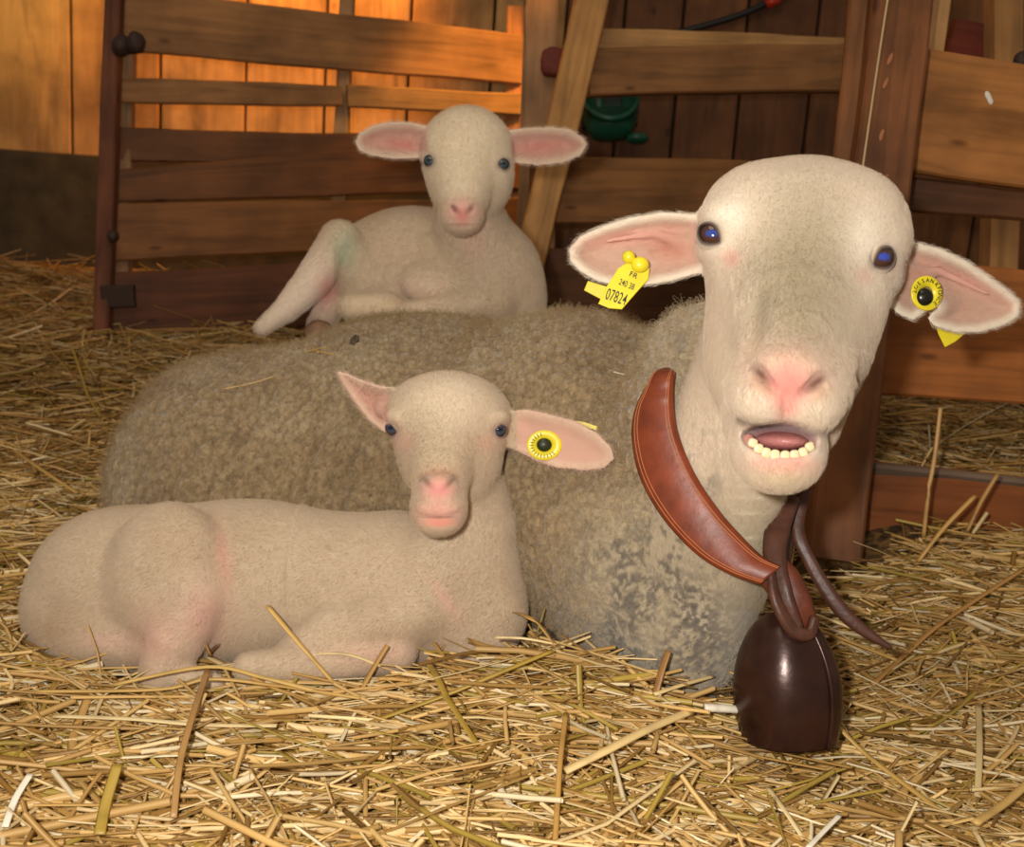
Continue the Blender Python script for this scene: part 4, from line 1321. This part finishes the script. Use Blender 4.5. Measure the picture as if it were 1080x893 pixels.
# the hidden far side, round the nape and back under the jaw
back_o = [(700, 403, 1.12), (722, 396, 1.20), (770, 384, 1.235), (832, 420, 1.20), (846, 480, 1.13), (842, 545, 1.06), (832, 604, 1.015)]
back_i = [(724, 400, 1.11), (736, 380, 1.19), (776, 356, 1.21), (836, 385, 1.17), (850, 450, 1.10), (836, 525, 1.05), (820, 590, 1.008)]
loopL = [C(*p) for p in Lp[::-1]] + [C(*p) for p in back_o]
loopR = [C(*p) for p in Rp[::-1]] + [C(*p) for p in back_i]
loopL = np.array(catmull(loopL, 7)); loopR = np.array(catmull(loopR, 7))
collar = empty('leather_collar', P(822, 605, 1.0), 'broad stitched brown leather collar round the ewe\'s neck, carrying the bell', 'collar')
ctrn = 7 * 7 + 2
strap_, cn = ribbon('strap', loopL[:ctrn + 1], loopR[:ctrn + 1], 0.0045, m_leather, collar, 0.004, 11)
_, _c = ribbon('nape_strap', loopL[ctrn:], loopR[ctrn:], 0.0045, m_leather_dark, collar, 0.002, 9)
for t in (0.10, 0.17, 0.84, 0.90):
    pts = loopL[:ctrn + 1] * (1 - t) + loopR[:ctrn + 1] * t
    nn = cn[:ctrn + 1]; lift = 0.0045 + 0.004 * (1 - (2 * t - 1) ** 2)
    tube('stitching', [Vector(q) for q in to_world(pts + nn * lift)], 0.00045, m_thread, strap_, segs=5)


def band(name, pts, wpx, thick, mat, parent, tilt=0.0, k=6):
    """a narrow flat thong through (u, v, d); wpx its width at each point"""
    c = np.array(catmull([C(*p) for p in pts], k)); wv = np.interp(np.linspace(0, 1, len(c)), np.linspace(0, 1, len(wpx)), wpx)
    tan = np.gradient(c, axis=0); s = np.cross(tan, np.array([tilt, 0, 1.0])); s /= np.linalg.norm(s, axis=1, keepdims=True)
    hw = (wv * c[:, 2] / F / 2)[:, None]
    return ribbon(name, c - s * hw, c + s * hw, thick, mat, parent, 0.001, 7)[0]


band('strap_end', [(806, 592, 0.992), (824, 612, 0.982), (840, 636, 0.975), (852, 662, 0.978)], [34, 40, 34, 20], 0.005, m_leather_mid, collar)
band('strap_end', [(834, 524, 1.015), (820, 560, 1.000), (818, 592, 0.985), (828, 628, 0.970), (842, 662, 0.968)], [20, 26, 24, 18, 12], 0.005, m_leather_dark, collar, 0.5)
band('strap_end', [(812, 604, 0.978), (818, 634, 0.968), (834, 662, 0.966), (852, 668, 0.968), (858, 650, 0.972)], [10, 14, 16, 14, 10], 0.005, m_leather_dark, collar, -0.4)
band('thong', [(848, 516, 1.03), (841, 556, 1.02), (854, 592, 1.01), (886, 642, 1.0), (916, 668, 0.995), (940, 683, 0.992)], [16, 14, 14, 16, 12, 3], 0.004, m_leather_dark, collar, 0.2)

bell = empty('sheep_bell', P(830, 772, 1.0), 'dark brown metal sheep bell hanging from the leather collar onto the straw', 'bell')


def make_bell():
    prof = [(0.0, 0.0), (0.16, 0.004), (0.36, 0.03), (0.60, 0.11), (0.79, 0.24), (0.93, 0.40), (1.0, 0.58), (0.99, 0.74), (0.93, 0.9), (0.88, 1.0)]
    prof = [tuple(p) for p in catmull([(a, b, 0) for a, b in prof[:10]], 3)]; prof = [(p[0], p[1]) for p in prof] + [(0.84, 1.0), (0.88, 0.8), (0.88, 0.5), (0.6, 0.2), (0.0, 0.06)]
    top = C(827, 645, 1.0); n = 48; Hh = 0.124; rx = 0.0495; rz = 0.040; R = rotm(-2, 24, 0)
    vs, fs = [], []
    for r, h in prof:
        for j in range(n):
            a = 2 * math.pi * j / n
            sq = 1.0 + 0.04 * math.cos(4 * a)
            vs.append((math.cos(a) * r * rx * sq, h * Hh, math.sin(a) * r * rz * sq))
    vs = np.array(vs) @ R.T + top
    for i in range(len(prof) - 1):
        for j in range(n):
            a = i * n + j; b = i * n + (j + 1) % n
            fs.append((a, b, b + n, a + n))
    link_mesh('bell_body', to_world(vs), fs, m_bell, bell)
    seam = []
    for r, h in prof[6:28]:
        a = -math.radians(28)
        seam.append(np.array([math.cos(a) * r * rx * 1.01, h * Hh, math.sin(a) * r * rz * 1.01]) @ R.T + top)
    tube('seam', [Vector(q) for q in to_world(np.array(seam))], 0.0022, m_bell, bell, segs=8)
    rng = random.Random(2)
    for k in (5, 18):
        q = np.array([math.cos(-0.75) * prof[10 + k // 2][0] * rx, prof[10 + k // 2][1] * Hh, math.sin(-0.75) * prof[10 + k // 2][0] * rz]) @ R.T + top
    ring = [Vector(to_world((C(842, 650, 0.985) + np.array([math.cos(t) * 0.013, math.sin(t) * 0.013, 0.3 * math.cos(t) * 0.013]))[None])[0]) for t in np.linspace(0, 2 * math.pi, 22)]
    tube('hanging_loop', ring, 0.0028, m_bell, bell, segs=8)


make_bell()


def text3d(body, u, v, d, hpx, roll, mat, parent, name='lettering', yaw=0, sx=1.0):
    cu = bpy.data.curves.new(name, 'FONT'); cu.body = body; cu.size = hpx * d / F * 1.35; cu.align_x = 'CENTER'; cu.align_y = 'CENTER'
    cu.extrude = 0.00015; cu.space_character = 1.05; cu.offset = 0.00004
    cu.materials.append(mat)
    o = bpy.data.objects.new(name, cu); col.objects.link(o)
    Rm = rotm(roll, yaw, 0)
    X = Rm[:, 0]; Y = -Rm[:, 1]
    wx = Vector(RT * X[0] - UP * X[1] + FW * X[2]); wy = Vector(RT * Y[0] - UP * Y[1] + FW * Y[2]); wz = wx.cross(wy)
    o.rotation_euler = Matrix(((wx.x, wy.x, wz.x), (wx.y, wy.y, wz.y), (wx.z, wy.z, wz.z))).to_euler()
    me = fit_text(o); ro = o.rotation_euler.copy(); bpy.data.objects.remove(o)
    for q_ in me.vertices: q_.co.x *= sx
    me.materials.clear(); me.materials.append(mat)
    o = bpy.data.objects.new(name, me); col.objects.link(o); o.rotation_euler = ro
    o.location = V(u, v, d) - parent_world(parent); o.parent = parent
    return o


def slab(name, poly, d, thick, mat, parent, gd=(0, 0)):
    """a thin plate with the outline poly, pixels at depth d (sloping by gd per pixel)"""
    cu, cv = np.mean(poly, 0); n = len(poly)
    q = np.array([C(a, b, d + gd[0] * (a - cu) + gd[1] * (b - cv)) for a, b in poly]); mid = q.mean(0)
    inn = mid + (q - mid) * 0.95
    vs = np.concatenate([inn, q + [0, 0, thick * 0.3], q + [0, 0, thick * 0.8], inn + [0, 0, thick]])
    fs = [tuple(range(n)), tuple(reversed(range(3 * n, 4 * n)))]
    for k in range(3):
        for i in range(n):
            a = k * n + i; b = k * n + (i + 1) % n; fs.append((a, a + n, b + n, b))
    return link_mesh(name, to_world(vs), fs, mat, parent, False)


def disc(name, u, v, d, r1, r2, thick, mat, parent, yaw=0, pit=0, dome=0.0, n=40, sq=1.0):
    """a round plate; r2 > 0 leaves a hole"""
    R = rotm(0, yaw, pit); k = d / F; c0 = C(u, v, d)
    prof = [(r2, 0), (r1 * 0.93, 0), (r1, thick * 0.3), (r1, thick * 0.7), (r1 * 0.93, thick), (r2, thick)] if dome == 0 else [(0.001, -dome), (r1 * 0.5, -dome * 0.86), (r1 * 0.86, -dome * 0.45), (r1, 0), (r1, thick), (0.001, thick)]
    vs, fs = [], []
    for r, z in prof:
        for j in range(n):
            a = 2 * math.pi * j / n; vs.append((math.cos(a) * r * k, math.sin(a) * r * k * sq, z))
    vs = np.array(vs) @ R.T + c0
    m = len(prof)
    for i in range(m if dome == 0 else m - 1):
        for j in range(n):
            a = i * n + j; b = i * n + (j + 1) % n; i2 = (i + 1) % m
            fs.append((a, b, i2 * n + (j + 1) % n, i2 * n + j))
    return link_mesh(name, to_world(vs), fs, mat, parent)


# flag tag in the ewe's ear beside the lamb
dL = min(surf(head, a, b, 0.85, 1.1, 0.001) or 9 for a, b in ((672, 278), (655, 300), (668, 300), (680, 292), (650, 298), (662, 272))) - 0.004
t1 = empty('ear_tag', P(668, 278, dL), 'yellow numbered flag tag hanging from the ewe\'s ear nearest the lambs', 'ear tag')
ff_ = slab('front_flap', [(652, 283), (661, 277), (676, 277), (685, 283), (684, 294), (669, 311), (656, 326), (643, 325), (631, 320), (640, 302)], dL - 0.004, 0.0016, m_yel, t1, (0, -0.00006))
slab('back_flap', [(620, 296), (640, 302), (650, 308), (645, 322), (633, 315), (616, 306)], dL + 0.030, 0.0016, m_yel, t1)
lump('button', 675, 279, dL - 0.008, 9.5, 8.5, 0.006, m_yel, t1, 1, 0.03); lump('button_stem', 663, 271, dL - 0.006, 7, 7, 0.006, m_yel, t1, 2, 0.05)
tube('pin', [P(669, 279, dL - 0.004), P(660, 290, dL + 0.031)], 0.002, m_yel, t1)
text3d('FR', 668, 290, dL - 0.0052, 6, 24, m_blk, ff_); text3d('240 38', 661, 300, dL - 0.0052, 7, 22, m_blk, ff_, sx=0.62); text3d('07824', 650, 313.5, dL - 0.0056, 13, 18, m_blk, ff_, sx=0.50)

# button tag in her other ear
dR = min(surf(head, a, b, 0.85, 1.1, 0.001) or 9 for a, b in ((977, 312), (965, 310), (978, 296), (992, 312), (978, 320))) - 0.003
t2 = empty('ear_tag', P(978, 309, dR), 'round yellow button tag with black centre in the ewe\'s notched ear', 'ear tag')
bp_ = disc('button_plate', 978, 309, dR - 0.003, 18.5, 7, 0.002, m_yel, t2, yaw=-12)
disc('button_hub', 975, 313, dR - 0.004, 9.5, 0, 0.003, simple('black_plastic', lin(28, 28, 18), 0.25), t2, dome=0.004)
for i, ch in enumerate('ZOESAN'):
    a = math.radians(-172 + i * 21); text3d(ch, 978 + 13.4 * math.cos(a), 309 + 13.4 * math.sin(a), dR - 0.0034 + 0.21 * 13.4 * math.cos(a) * dR / F, 4.4, math.degrees(a) + 90, m_blk, bp_, yaw=-12)
for i, ch in enumerate('KFONCE'):
    a = math.radians(-42 + i * 19); text3d(ch, 978 + 13.4 * math.cos(a), 309 + 13.4 * math.sin(a), dR - 0.0034 + 0.21 * 13.4 * math.cos(a) * dR / F, 4.4, math.degrees(a) + 90, m_blk, bp_, yaw=-12)
slab('back_flap', [(984, 330), (1010, 340), (1020, 350), (1008, 360), (997, 366), (990, 352)], dR + 0.040, 0.0016, m_yel, t2)
tube('pin', [P(978, 311, dR - 0.002), P(990, 336, dR + 0.041)], 0.002, m_yel, t2)

# the front lamb's tag
dA = min(surf(A, a, b, 1.0, 1.3, 0.001) or 9 for a, b in ((574, 470), (560, 470), (588, 470), (574, 480))) - 0.002
t3 = empty('ear_tag', P(574, 470, dA), 'round yellow button tag with dark centre in the front lamb\'s ear', 'ear tag')
bq_ = disc('button_plate', 574, 469.5, dA - 0.002, 18.5, 7, 0.002, m_yel, t3, sq=0.86)
disc('button_hub', 574, 469, dA - 0.003, 8, 0, 0.003, simple('olive_black_plastic', lin(44, 48, 22), 0.35), t3, dome=0.003, sq=0.9)
for i in range(15):
    a = math.radians(45 + i * 15); text3d('I', 574 + 13.2 * math.cos(a), 469.5 + 11.4 * math.sin(a), dA - 0.0026, 4.6, math.degrees(a) + 90, m_blk, bq_)
slab('back_flap', [(602, 443), (616, 445), (630, 449.5), (630, 454), (616, 450), (602, 447)], dA + 0.02, 0.0016, m_yel, t3)
tube('pin', [P(574, 469, dA), P(604, 446, dA + 0.021)], 0.0016, m_yel, t3)

# ------------------------------------------------------------------ straw
m_straw, N, L, B = mat_new('straw')
at = N.new('ShaderNodeAttribute'); at.attribute_name = 'col'; L.new(at.outputs['Color'], B.inputs['Base Color'])
B.inputs['Roughness'].default_value = 0.42; B.inputs['Specular IOR Level'].default_value = 0.5
STRAW = np.array([lin(*c) for c in [(228, 188, 118), (240, 210, 152), (184, 142, 76), (158, 118, 58), (178, 150, 66), (246, 226, 184), (208, 166, 98), (140, 104, 52)]])
SP = np.array([0.2, 0.17, 0.16, 0.1, 0.08, 0.08, 0.15, 0.06])


def strands(c, side_w, flat, sides=5):
    """c: n,m,3 centre lines; side_w: n radii -> verts, quads"""
    n, m, _ = c.shape
    tan = np.gradient(c, axis=1); tan /= np.linalg.norm(tan, axis=2, keepdims=True) + 1e-9
    s = np.cross(tan, np.array([0.05, 0.1, 1.0])); s /= np.linalg.norm(s, axis=2, keepdims=True) + 1e-9
    up = np.cross(s, tan)
    a = np.arange(sides) * 2 * math.pi / sides
    tw = np.random.default_rng(3).uniform(0, 6, n)
    taper = np.ones(m)
    ca, sa = np.cos(a), np.sin(a)
    v = c[:, :, None, :] + side_w[:, None, None, None] * taper[None, :, None, None] * (s[:, :, None, :] * ca[None, None, :, None] + up[:, :, None, :] * (sa[None, None, :, None] * flat[:, None, None, None]))
    base = (np.arange(n) * m * sides)[:, None, None]
    i = np.arange(m - 1)[None, :, None]; j = np.arange(sides)[None, None, :]; j2 = (j + 1) % sides
    f = np.stack([base + i * sides + j, base + i * sides + j2, base + (i + 1) * sides + j2, base + (i + 1) * sides + j], -1).reshape(-1, 4)
    return v.reshape(-1, 3), f


def scatter_straw(name, n, xr, yr, len_r, rad_r, layer, seed, aniso, tilt_sd, label):
    rng = np.random.default_rng(seed)
    y = yr[0] + (yr[1] - yr[0]) * rng.random(n) ** 1.1; xm = 0.28 + y * 0.58
    x = rng.uniform(-1, 1, n) * xm
    ln = rng.uniform(*len_r, n) * rng.choice([0.5, 1, 1.6], n, p=[0.35, 0.5, 0.15]); rad = rng.uniform(*rad_r, n)
    rad = rad * np.where(rng.random(n) < 0.10, 1.7, 1.0)
    th = rng.normal(0, aniso, n) + rng.choice([0, math.pi], n)
    tl = rng.normal(0, tilt_sd, n)
    st = rng.random(n) < 0.014; tl[st] = rng.uniform(0.4, 1.2, st.sum()); ln[st] = np.minimum(ln[st], 0.07)
    m = 5; t = np.linspace(-0.5, 0.5, m)
    dx, dy, dz = np.cos(th) * np.cos(tl), np.sin(th) * np.cos(tl), np.sin(tl)
    bend = rng.normal(0, 0.12, n); sag = rng.normal(0.0, 0.10, n); kink = (rng.random(n) < 0.12) * rng.normal(0, 0.5, n)
    g = ground(x, y) + rng.uniform(layer[0], layer[1], n) + np.abs(dz) * ln * 0.30
    cx = x[:, None] + ln[:, None] * (t * dx[:, None] + (bend[:, None] * t ** 2 + kink[:, None] * np.maximum(t, 0)) * -dy[:, None])
    cy = y[:, None] + ln[:, None] * (t * dy[:, None] + (bend[:, None] * t ** 2 + kink[:, None] * np.maximum(t, 0)) * dx[:, None])
    cz = g[:, None] + ln[:, None] * (t * dz[:, None] + sag[:, None] * t ** 2)
    # lie on the bed: follow the ground for flat pieces
    c = np.stack([cx, cy, cz], -1)
    gg = ground(cx.ravel(), cy.ravel()).reshape(cx.shape); c[:, :, 2] = np.maximum(c[:, :, 2], gg - 0.02)
    # nothing runs through an animal or the bell
    loc = from_world(c.reshape(-1, 3)); ok = np.ones(n, bool)
    for S in (fl, head, A, Bs):
        lo, hi = S.bounds(); near = ((loc > lo) & (loc < hi)).all(1)
        if near.any():
            e = np.full(len(loc), 1.0); e[near] = S.ev(loc[near]); ok &= (e.reshape(n, m) > 0.003).all(1)
    bc = C(828, 712, 1.0); q = (loc - bc) / np.array([0.052, 0.058, 0.046]); ok &= ((q ** 2).sum(1).reshape(n, m) > 1).all(1)
    ok &= ~((cy < 0.5).any(1)); ok &= (cy < 3.26).all(1)
    # clear of the timber of the fence and the near post
    fy = lambda xx: 2.47 + 0.40 * (xx + 0.95)
    for k in range(m - 1):
        a = cy[:, k] - fy(cx[:, k]); b = cy[:, k + 1] - fy(cx[:, k + 1]); ok &= ~((a * b < 0) & (cx[:, k] < 0.1) & (c[:, k, 2] > 0.17))
    ok &= ~((np.abs(cx - 0.50) < 0.06) & (np.abs(cy - 1.47) < 0.06)).any(1)
    ok &= ~((cx > 0.5) & (np.abs(cy - 1.53) < 0.035)).any(1)
    c, rad = c[ok], rad[ok]; n = len(c)
    flat = rng.choice([1.0, 0.5, 0.22], n, p=[0.45, 0.3, 0.25]); rad = rad * np.where(flat < 0.3, 1.35, 1)
    v, f = strands(c, rad, flat)
    base = STRAW[rng.choice(len(STRAW), n, p=SP / SP.sum())] * rng.uniform(0.75, 1.12, n)[:, None] * (1 if seed == 5 else np.array([0.78, 0.72, 0.62]))  # litter colour: older browner straw, plus the weaker light back there darkened in
    along = rng.normal(0, 0.06, (n, m)) + 1
    colr = (base[:, None, None, :] * along[:, :, None, None]).repeat(5, 2).reshape(-1, 3)
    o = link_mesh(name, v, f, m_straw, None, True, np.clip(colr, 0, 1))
    return tag(o, label, 'straw', kind='stuff')


scatter_straw('straw_bedding', 46000, (-1, 1), (0.52, 1.75), (0.05, 0.15), (0.0008, 0.0026), (-0.026, 0.014), 5, 0.65, 0.10, 'loose golden straw bedding in front of and around the sheep')
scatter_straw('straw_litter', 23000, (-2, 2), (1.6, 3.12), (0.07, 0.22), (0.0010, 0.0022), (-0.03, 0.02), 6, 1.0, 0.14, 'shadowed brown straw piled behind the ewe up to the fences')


def onbed(u, v, h):
    """the point seen at (u, v) that lies h above the straw bed"""
    r = FW + (u - 540) / F * RT - (v - 446.5) / F * UP
    d = np.linspace(0.5, 3.5, 900); p = CAM + d[:, None] * r
    e = p[:, 2] - ground(p[:, 0], p[:, 1]) - h
    i = np.nonzero(e < 0)[0]
    return p[i[0]] if len(i) else p[-1]


def stalk(label, pts, wpx, rgb, flat=0.5, hollow=True, world=None, name='straw_stalk'):
    w3 = world if world is not None else [onbed(*p) for p in pts]
    w3 = np.array(catmull(w3, 5)); dd = from_world(w3)[:, 2].mean()
    v, f = strands(w3[None], np.array([wpx * dd / F / 2]), np.array([flat]), 8)
    k = len(w3); nodes = (np.arange(k) % 7 == 3)
    base = lin(*rgb); cc = np.tile(base, (k, 8, 1)) * (1 - 0.18 * nodes)[:, None, None]
    f = [tuple(int(x) for x in q) for q in f]; f += [tuple(reversed(range(8))), tuple(range((k - 1) * 8, k * 8))]
    o = link_mesh(name, v, f, m_straw, None, True, np.clip(cc.reshape(-1, 3), 0, 1))
    return tag(o, label, 'straw stalk')


GOLD = (214, 174, 100); PALE = (240, 216, 160); OLIV = (178, 146, 58); WHT = (246, 236, 214); BRN_ = (158, 112, 58)
H0 = 0.022
stalk('long pale flattened straw stalk lying level below the front lamb\'s hind leg', [(57, 755, H0), (140, 758, H0 + .003), (211, 764, H0), (292, 765, H0)], 8, PALE, 0.4)
stalk('thin gently arched straw stalk crossing just below the front lamb\'s shank', [(26, 729, H0), (167, 727, H0 + .01), (220, 716, H0 + .02), (286, 722, H0 + .012), (380, 736, H0)], 6, GOLD)
stalk('bowed straw stalk running from the lamb\'s hind leg to its folded foreleg', [(120, 722, H0), (218, 703, H0 + .025), (280, 715, H0 + .02), (350, 733, H0)], 7, (222, 184, 108))
stalk('brown straw blade bent over and pointing down at the viewer, lower left', [(219, 706, .046), (203, 755, .05), (190, 803, .04), (183, 862, .02)], 7, (184, 140, 82), 0.2)
stalk('straw stalk leaning against the front lamb\'s belly with its tip up', [(352, 720, .02), (316, 679, .065), (282, 639, .10)], 7, (224, 182, 104))
lf = tube('dry_leaf', [Vector(onbed(*p)) for p in ((220, 694, .02), (224, 686, .03), (231, 680, .035), (238, 676, .04), (243, 674, .042))], [0.002, 0.0055, 0.0065, 0.004, 0.0006], simple('brown_leaf', lin(112, 72, 38), 0.5, bump=0.4), flat=0.4)
tag(lf, 'small curled brown leaf between the front lamb\'s hind leg and foreleg', 'leaf')
stalk('slim straw stalk leaning on the front lamb\'s thigh', [(222, 692, .03), (208, 660, .07), (188, 622, .10)], 4, (206, 160, 88))
stalk('pale split straw stalk along the front lamb\'s folded foreleg', [(242, 702, .035), (300, 692, .045), (361, 689, .045), (402, 702, .03)], 7, PALE, 0.3)
stalk('white straw blade at the lower left corner', [(5, 872, H0), (16, 842, H0 + .01), (32, 816, H0 + .02)], 8, WHT, 0.2)
stalk('broad olive straw blade standing near the lower left corner', [(105, 880, H0), (112, 845, H0 + .012), (124, 806, H0 + .03)], 12, OLIV, 0.2)
stalk('broad pale straw stalk with a white cut end, the thickest in front', [(596, 813, .03), (640, 791, .04), (685, 768, .045), (728, 750, .04)], 12, (236, 204, 140), 0.5)
stalk('long olive straw stalk climbing towards the front lamb\'s chest', [(398, 759, .02), (467, 734, .03), (530, 708, .035), (583, 686, .035)], 7, OLIV)
stalk('kinked olive straw blade below the front lamb\'s chest', [(452, 700, .04), (462, 716, .045), (472, 736, .04), (504, 786, .02)], 8, (170, 138, 54), 0.25)
stalk('curled dry leaf on the straw at the front lamb\'s chest', [(541, 645, .06), (556, 650, .065), (570, 660, .06), (586, 682, .04)], 9, (206, 160, 84), 0.2, name='dry_leaf')
stalk('short pale straw stalk level with the front lamb\'s chest', [(522, 672, .05), (552, 673, .055), (586, 679, .045)], 5, PALE)
stalk('stubby white straw piece lying against the bell', [(743, 746, .045), (765, 747, .048), (788, 749, .045)], 12, WHT, 0.7)
stalk('pale straw stalk pointing at the bell beside the ewe\'s chest', [(690, 732, .03), (720, 722, .035), (752, 713, .04)], 6, (240, 212, 150))
stalk('brown upright straw stalk in front of the ewe\'s spotted chest', [(691, 733, .02), (697, 710, .04), (705, 686, .06)], 8, BRN_, 0.3)
stalk('narrow straw stalk running straight down to the lower edge', [(597, 752, .045), (591, 800, .045), (588, 847, .03), (585, 896, .02)], 6, (196, 150, 78))
stalk('thin straw bent like a hook in front of the bell', [(769, 708, .065), (786, 717, .075), (800, 728, .08), (801, 760, .05), (801, 792, .02)], 4, (220, 178, 110))
stalk('long straw stalk slanting from the bell to the lower right', [(852, 732, .055), (884, 766, .045), (918, 799, .03), (980, 846, .02), (1046, 896, .02)], 8, (208, 166, 88))
stalk('short white straw sliver in front of the bell', [(825, 772, .03), (831, 760, .04), (837, 748, .05)], 5, WHT, 0.4)
stalk('pale straw stalk lying along the bell\'s lower edge', [(752, 756, .03), (810, 770, .03), (868, 784, .025)], 6, (236, 200, 134))
stalk('long brown straw stalk rising to the right edge past the thong', [(920, 722, .02), (958, 687, .03), (997, 654, .04), (1084, 597, .06)], 6, (178, 132, 72))
stalk('tall thin straw standing upright before the near hurdle', None, 4.5, (204, 158, 96), 0.8, world=[P(974, 566, 1.46), P(979, 520, 1.45), (P(986, 480, 1.45)), P(992, 430, 1.45)])
stalk('short straw stalk leaning right before the near hurdle', None, 6, (210, 164, 92), 0.6, world=[P(968, 592, 1.42), P(996, 556, 1.42), P(1028, 523, 1.43)])
stalk('straw stalk leaning steeply at the foot of the near hurdle', None, 5, (190, 146, 84), 0.6, world=[P(1020, 560, 1.44), P(1034, 530, 1.44), P(1052, 500, 1.45)])
stalk('wide straw stalk cut off by the lower right corner', [(1028, 868, .03), (1058, 848, .035), (1086, 824, .04)], 10, (216, 176, 104))
stalk('pale straw blade pointing down, right of the long slanting stalk', [(1032, 742, .035), (1033, 790, .035), (1031, 840, .02)], 7, (222, 196, 140), 0.3)
stalk('straw stalk lying between the thong and the bell', [(858, 662, .03), (900, 678, .03), (946, 696, .03)], 6, (206, 164, 92))
stalk('pale straw blade below the bell pointing at the lower edge', [(810, 830, .03), (828, 855, .03), (848, 885, .02)], 6, PALE, 0.3)
stalk('white straw sliver at the lower edge right of the bell', [(852, 894, .03), (868, 877, .035), (886, 859, .04)], 6, WHT, 0.3)
stalk('straw stalk slanting down to the left of the ewe\'s rump', [(6, 468, .03), (42, 494, .04), (82, 520, .03)], 5, (200, 160, 90))
stalk('straw stalk pointing at the ewe\'s rump from the left edge', [(0, 500, .02), (60, 486, .03), (116, 472, .04)], 4, (186, 144, 78))
sd = lambda u, v: surf(fl, u, v, 0.9, 1.8, 0.002) - 0.010
stalk('thin straw caught on the wool of the ewe\'s rump', None, 2.6, (214, 180, 116), 0.6, world=[P(236, 410, sd(236, 410)), P(262, 405, sd(262, 405)), P(289, 397, sd(289, 397))])
stalk('tiny pale straw chip stuck in the wool by the collar', None, 2.6, WHT, 0.5, world=[P(647, 392, sd(647, 392)), P(653, 393.5, sd(653, 393.5)), P(660, 395, sd(660, 395))])

dg_ = lump('dung_clump', 374, 361, surf(fl, 374, 361, 0.9, 1.9) - 0.004, 5, 8, 0.008, simple('dark_dung', lin(62, 50, 36), 0.8, bump=0.4), None, 10, 0.2, roll=15)
tag(dg_, 'small dark dung clump stuck in the wool below the upper lamb', 'dung clump')
for k, (a, b, c_, d_) in enumerate([(322, 371, 345, 366), (328, 364, 336, 372), (334, 370, 352, 374)]):
    o_ = stalk('golden chaff bit in the wool beneath the upper lamb\'s hoof', None, 2.6, (220, 176, 90), 0.5, world=[P(a, b, sd(a, b)), P((a + c_) / 2, (b + d_) / 2, sd((a + c_) / 2, (b + d_) / 2)), P(c_, d_, sd(c_, d_))], name='chaff')
    o_['group'] = 'chaff under the upper lamb\'s hoof'; o_['category'] = 'chaff'
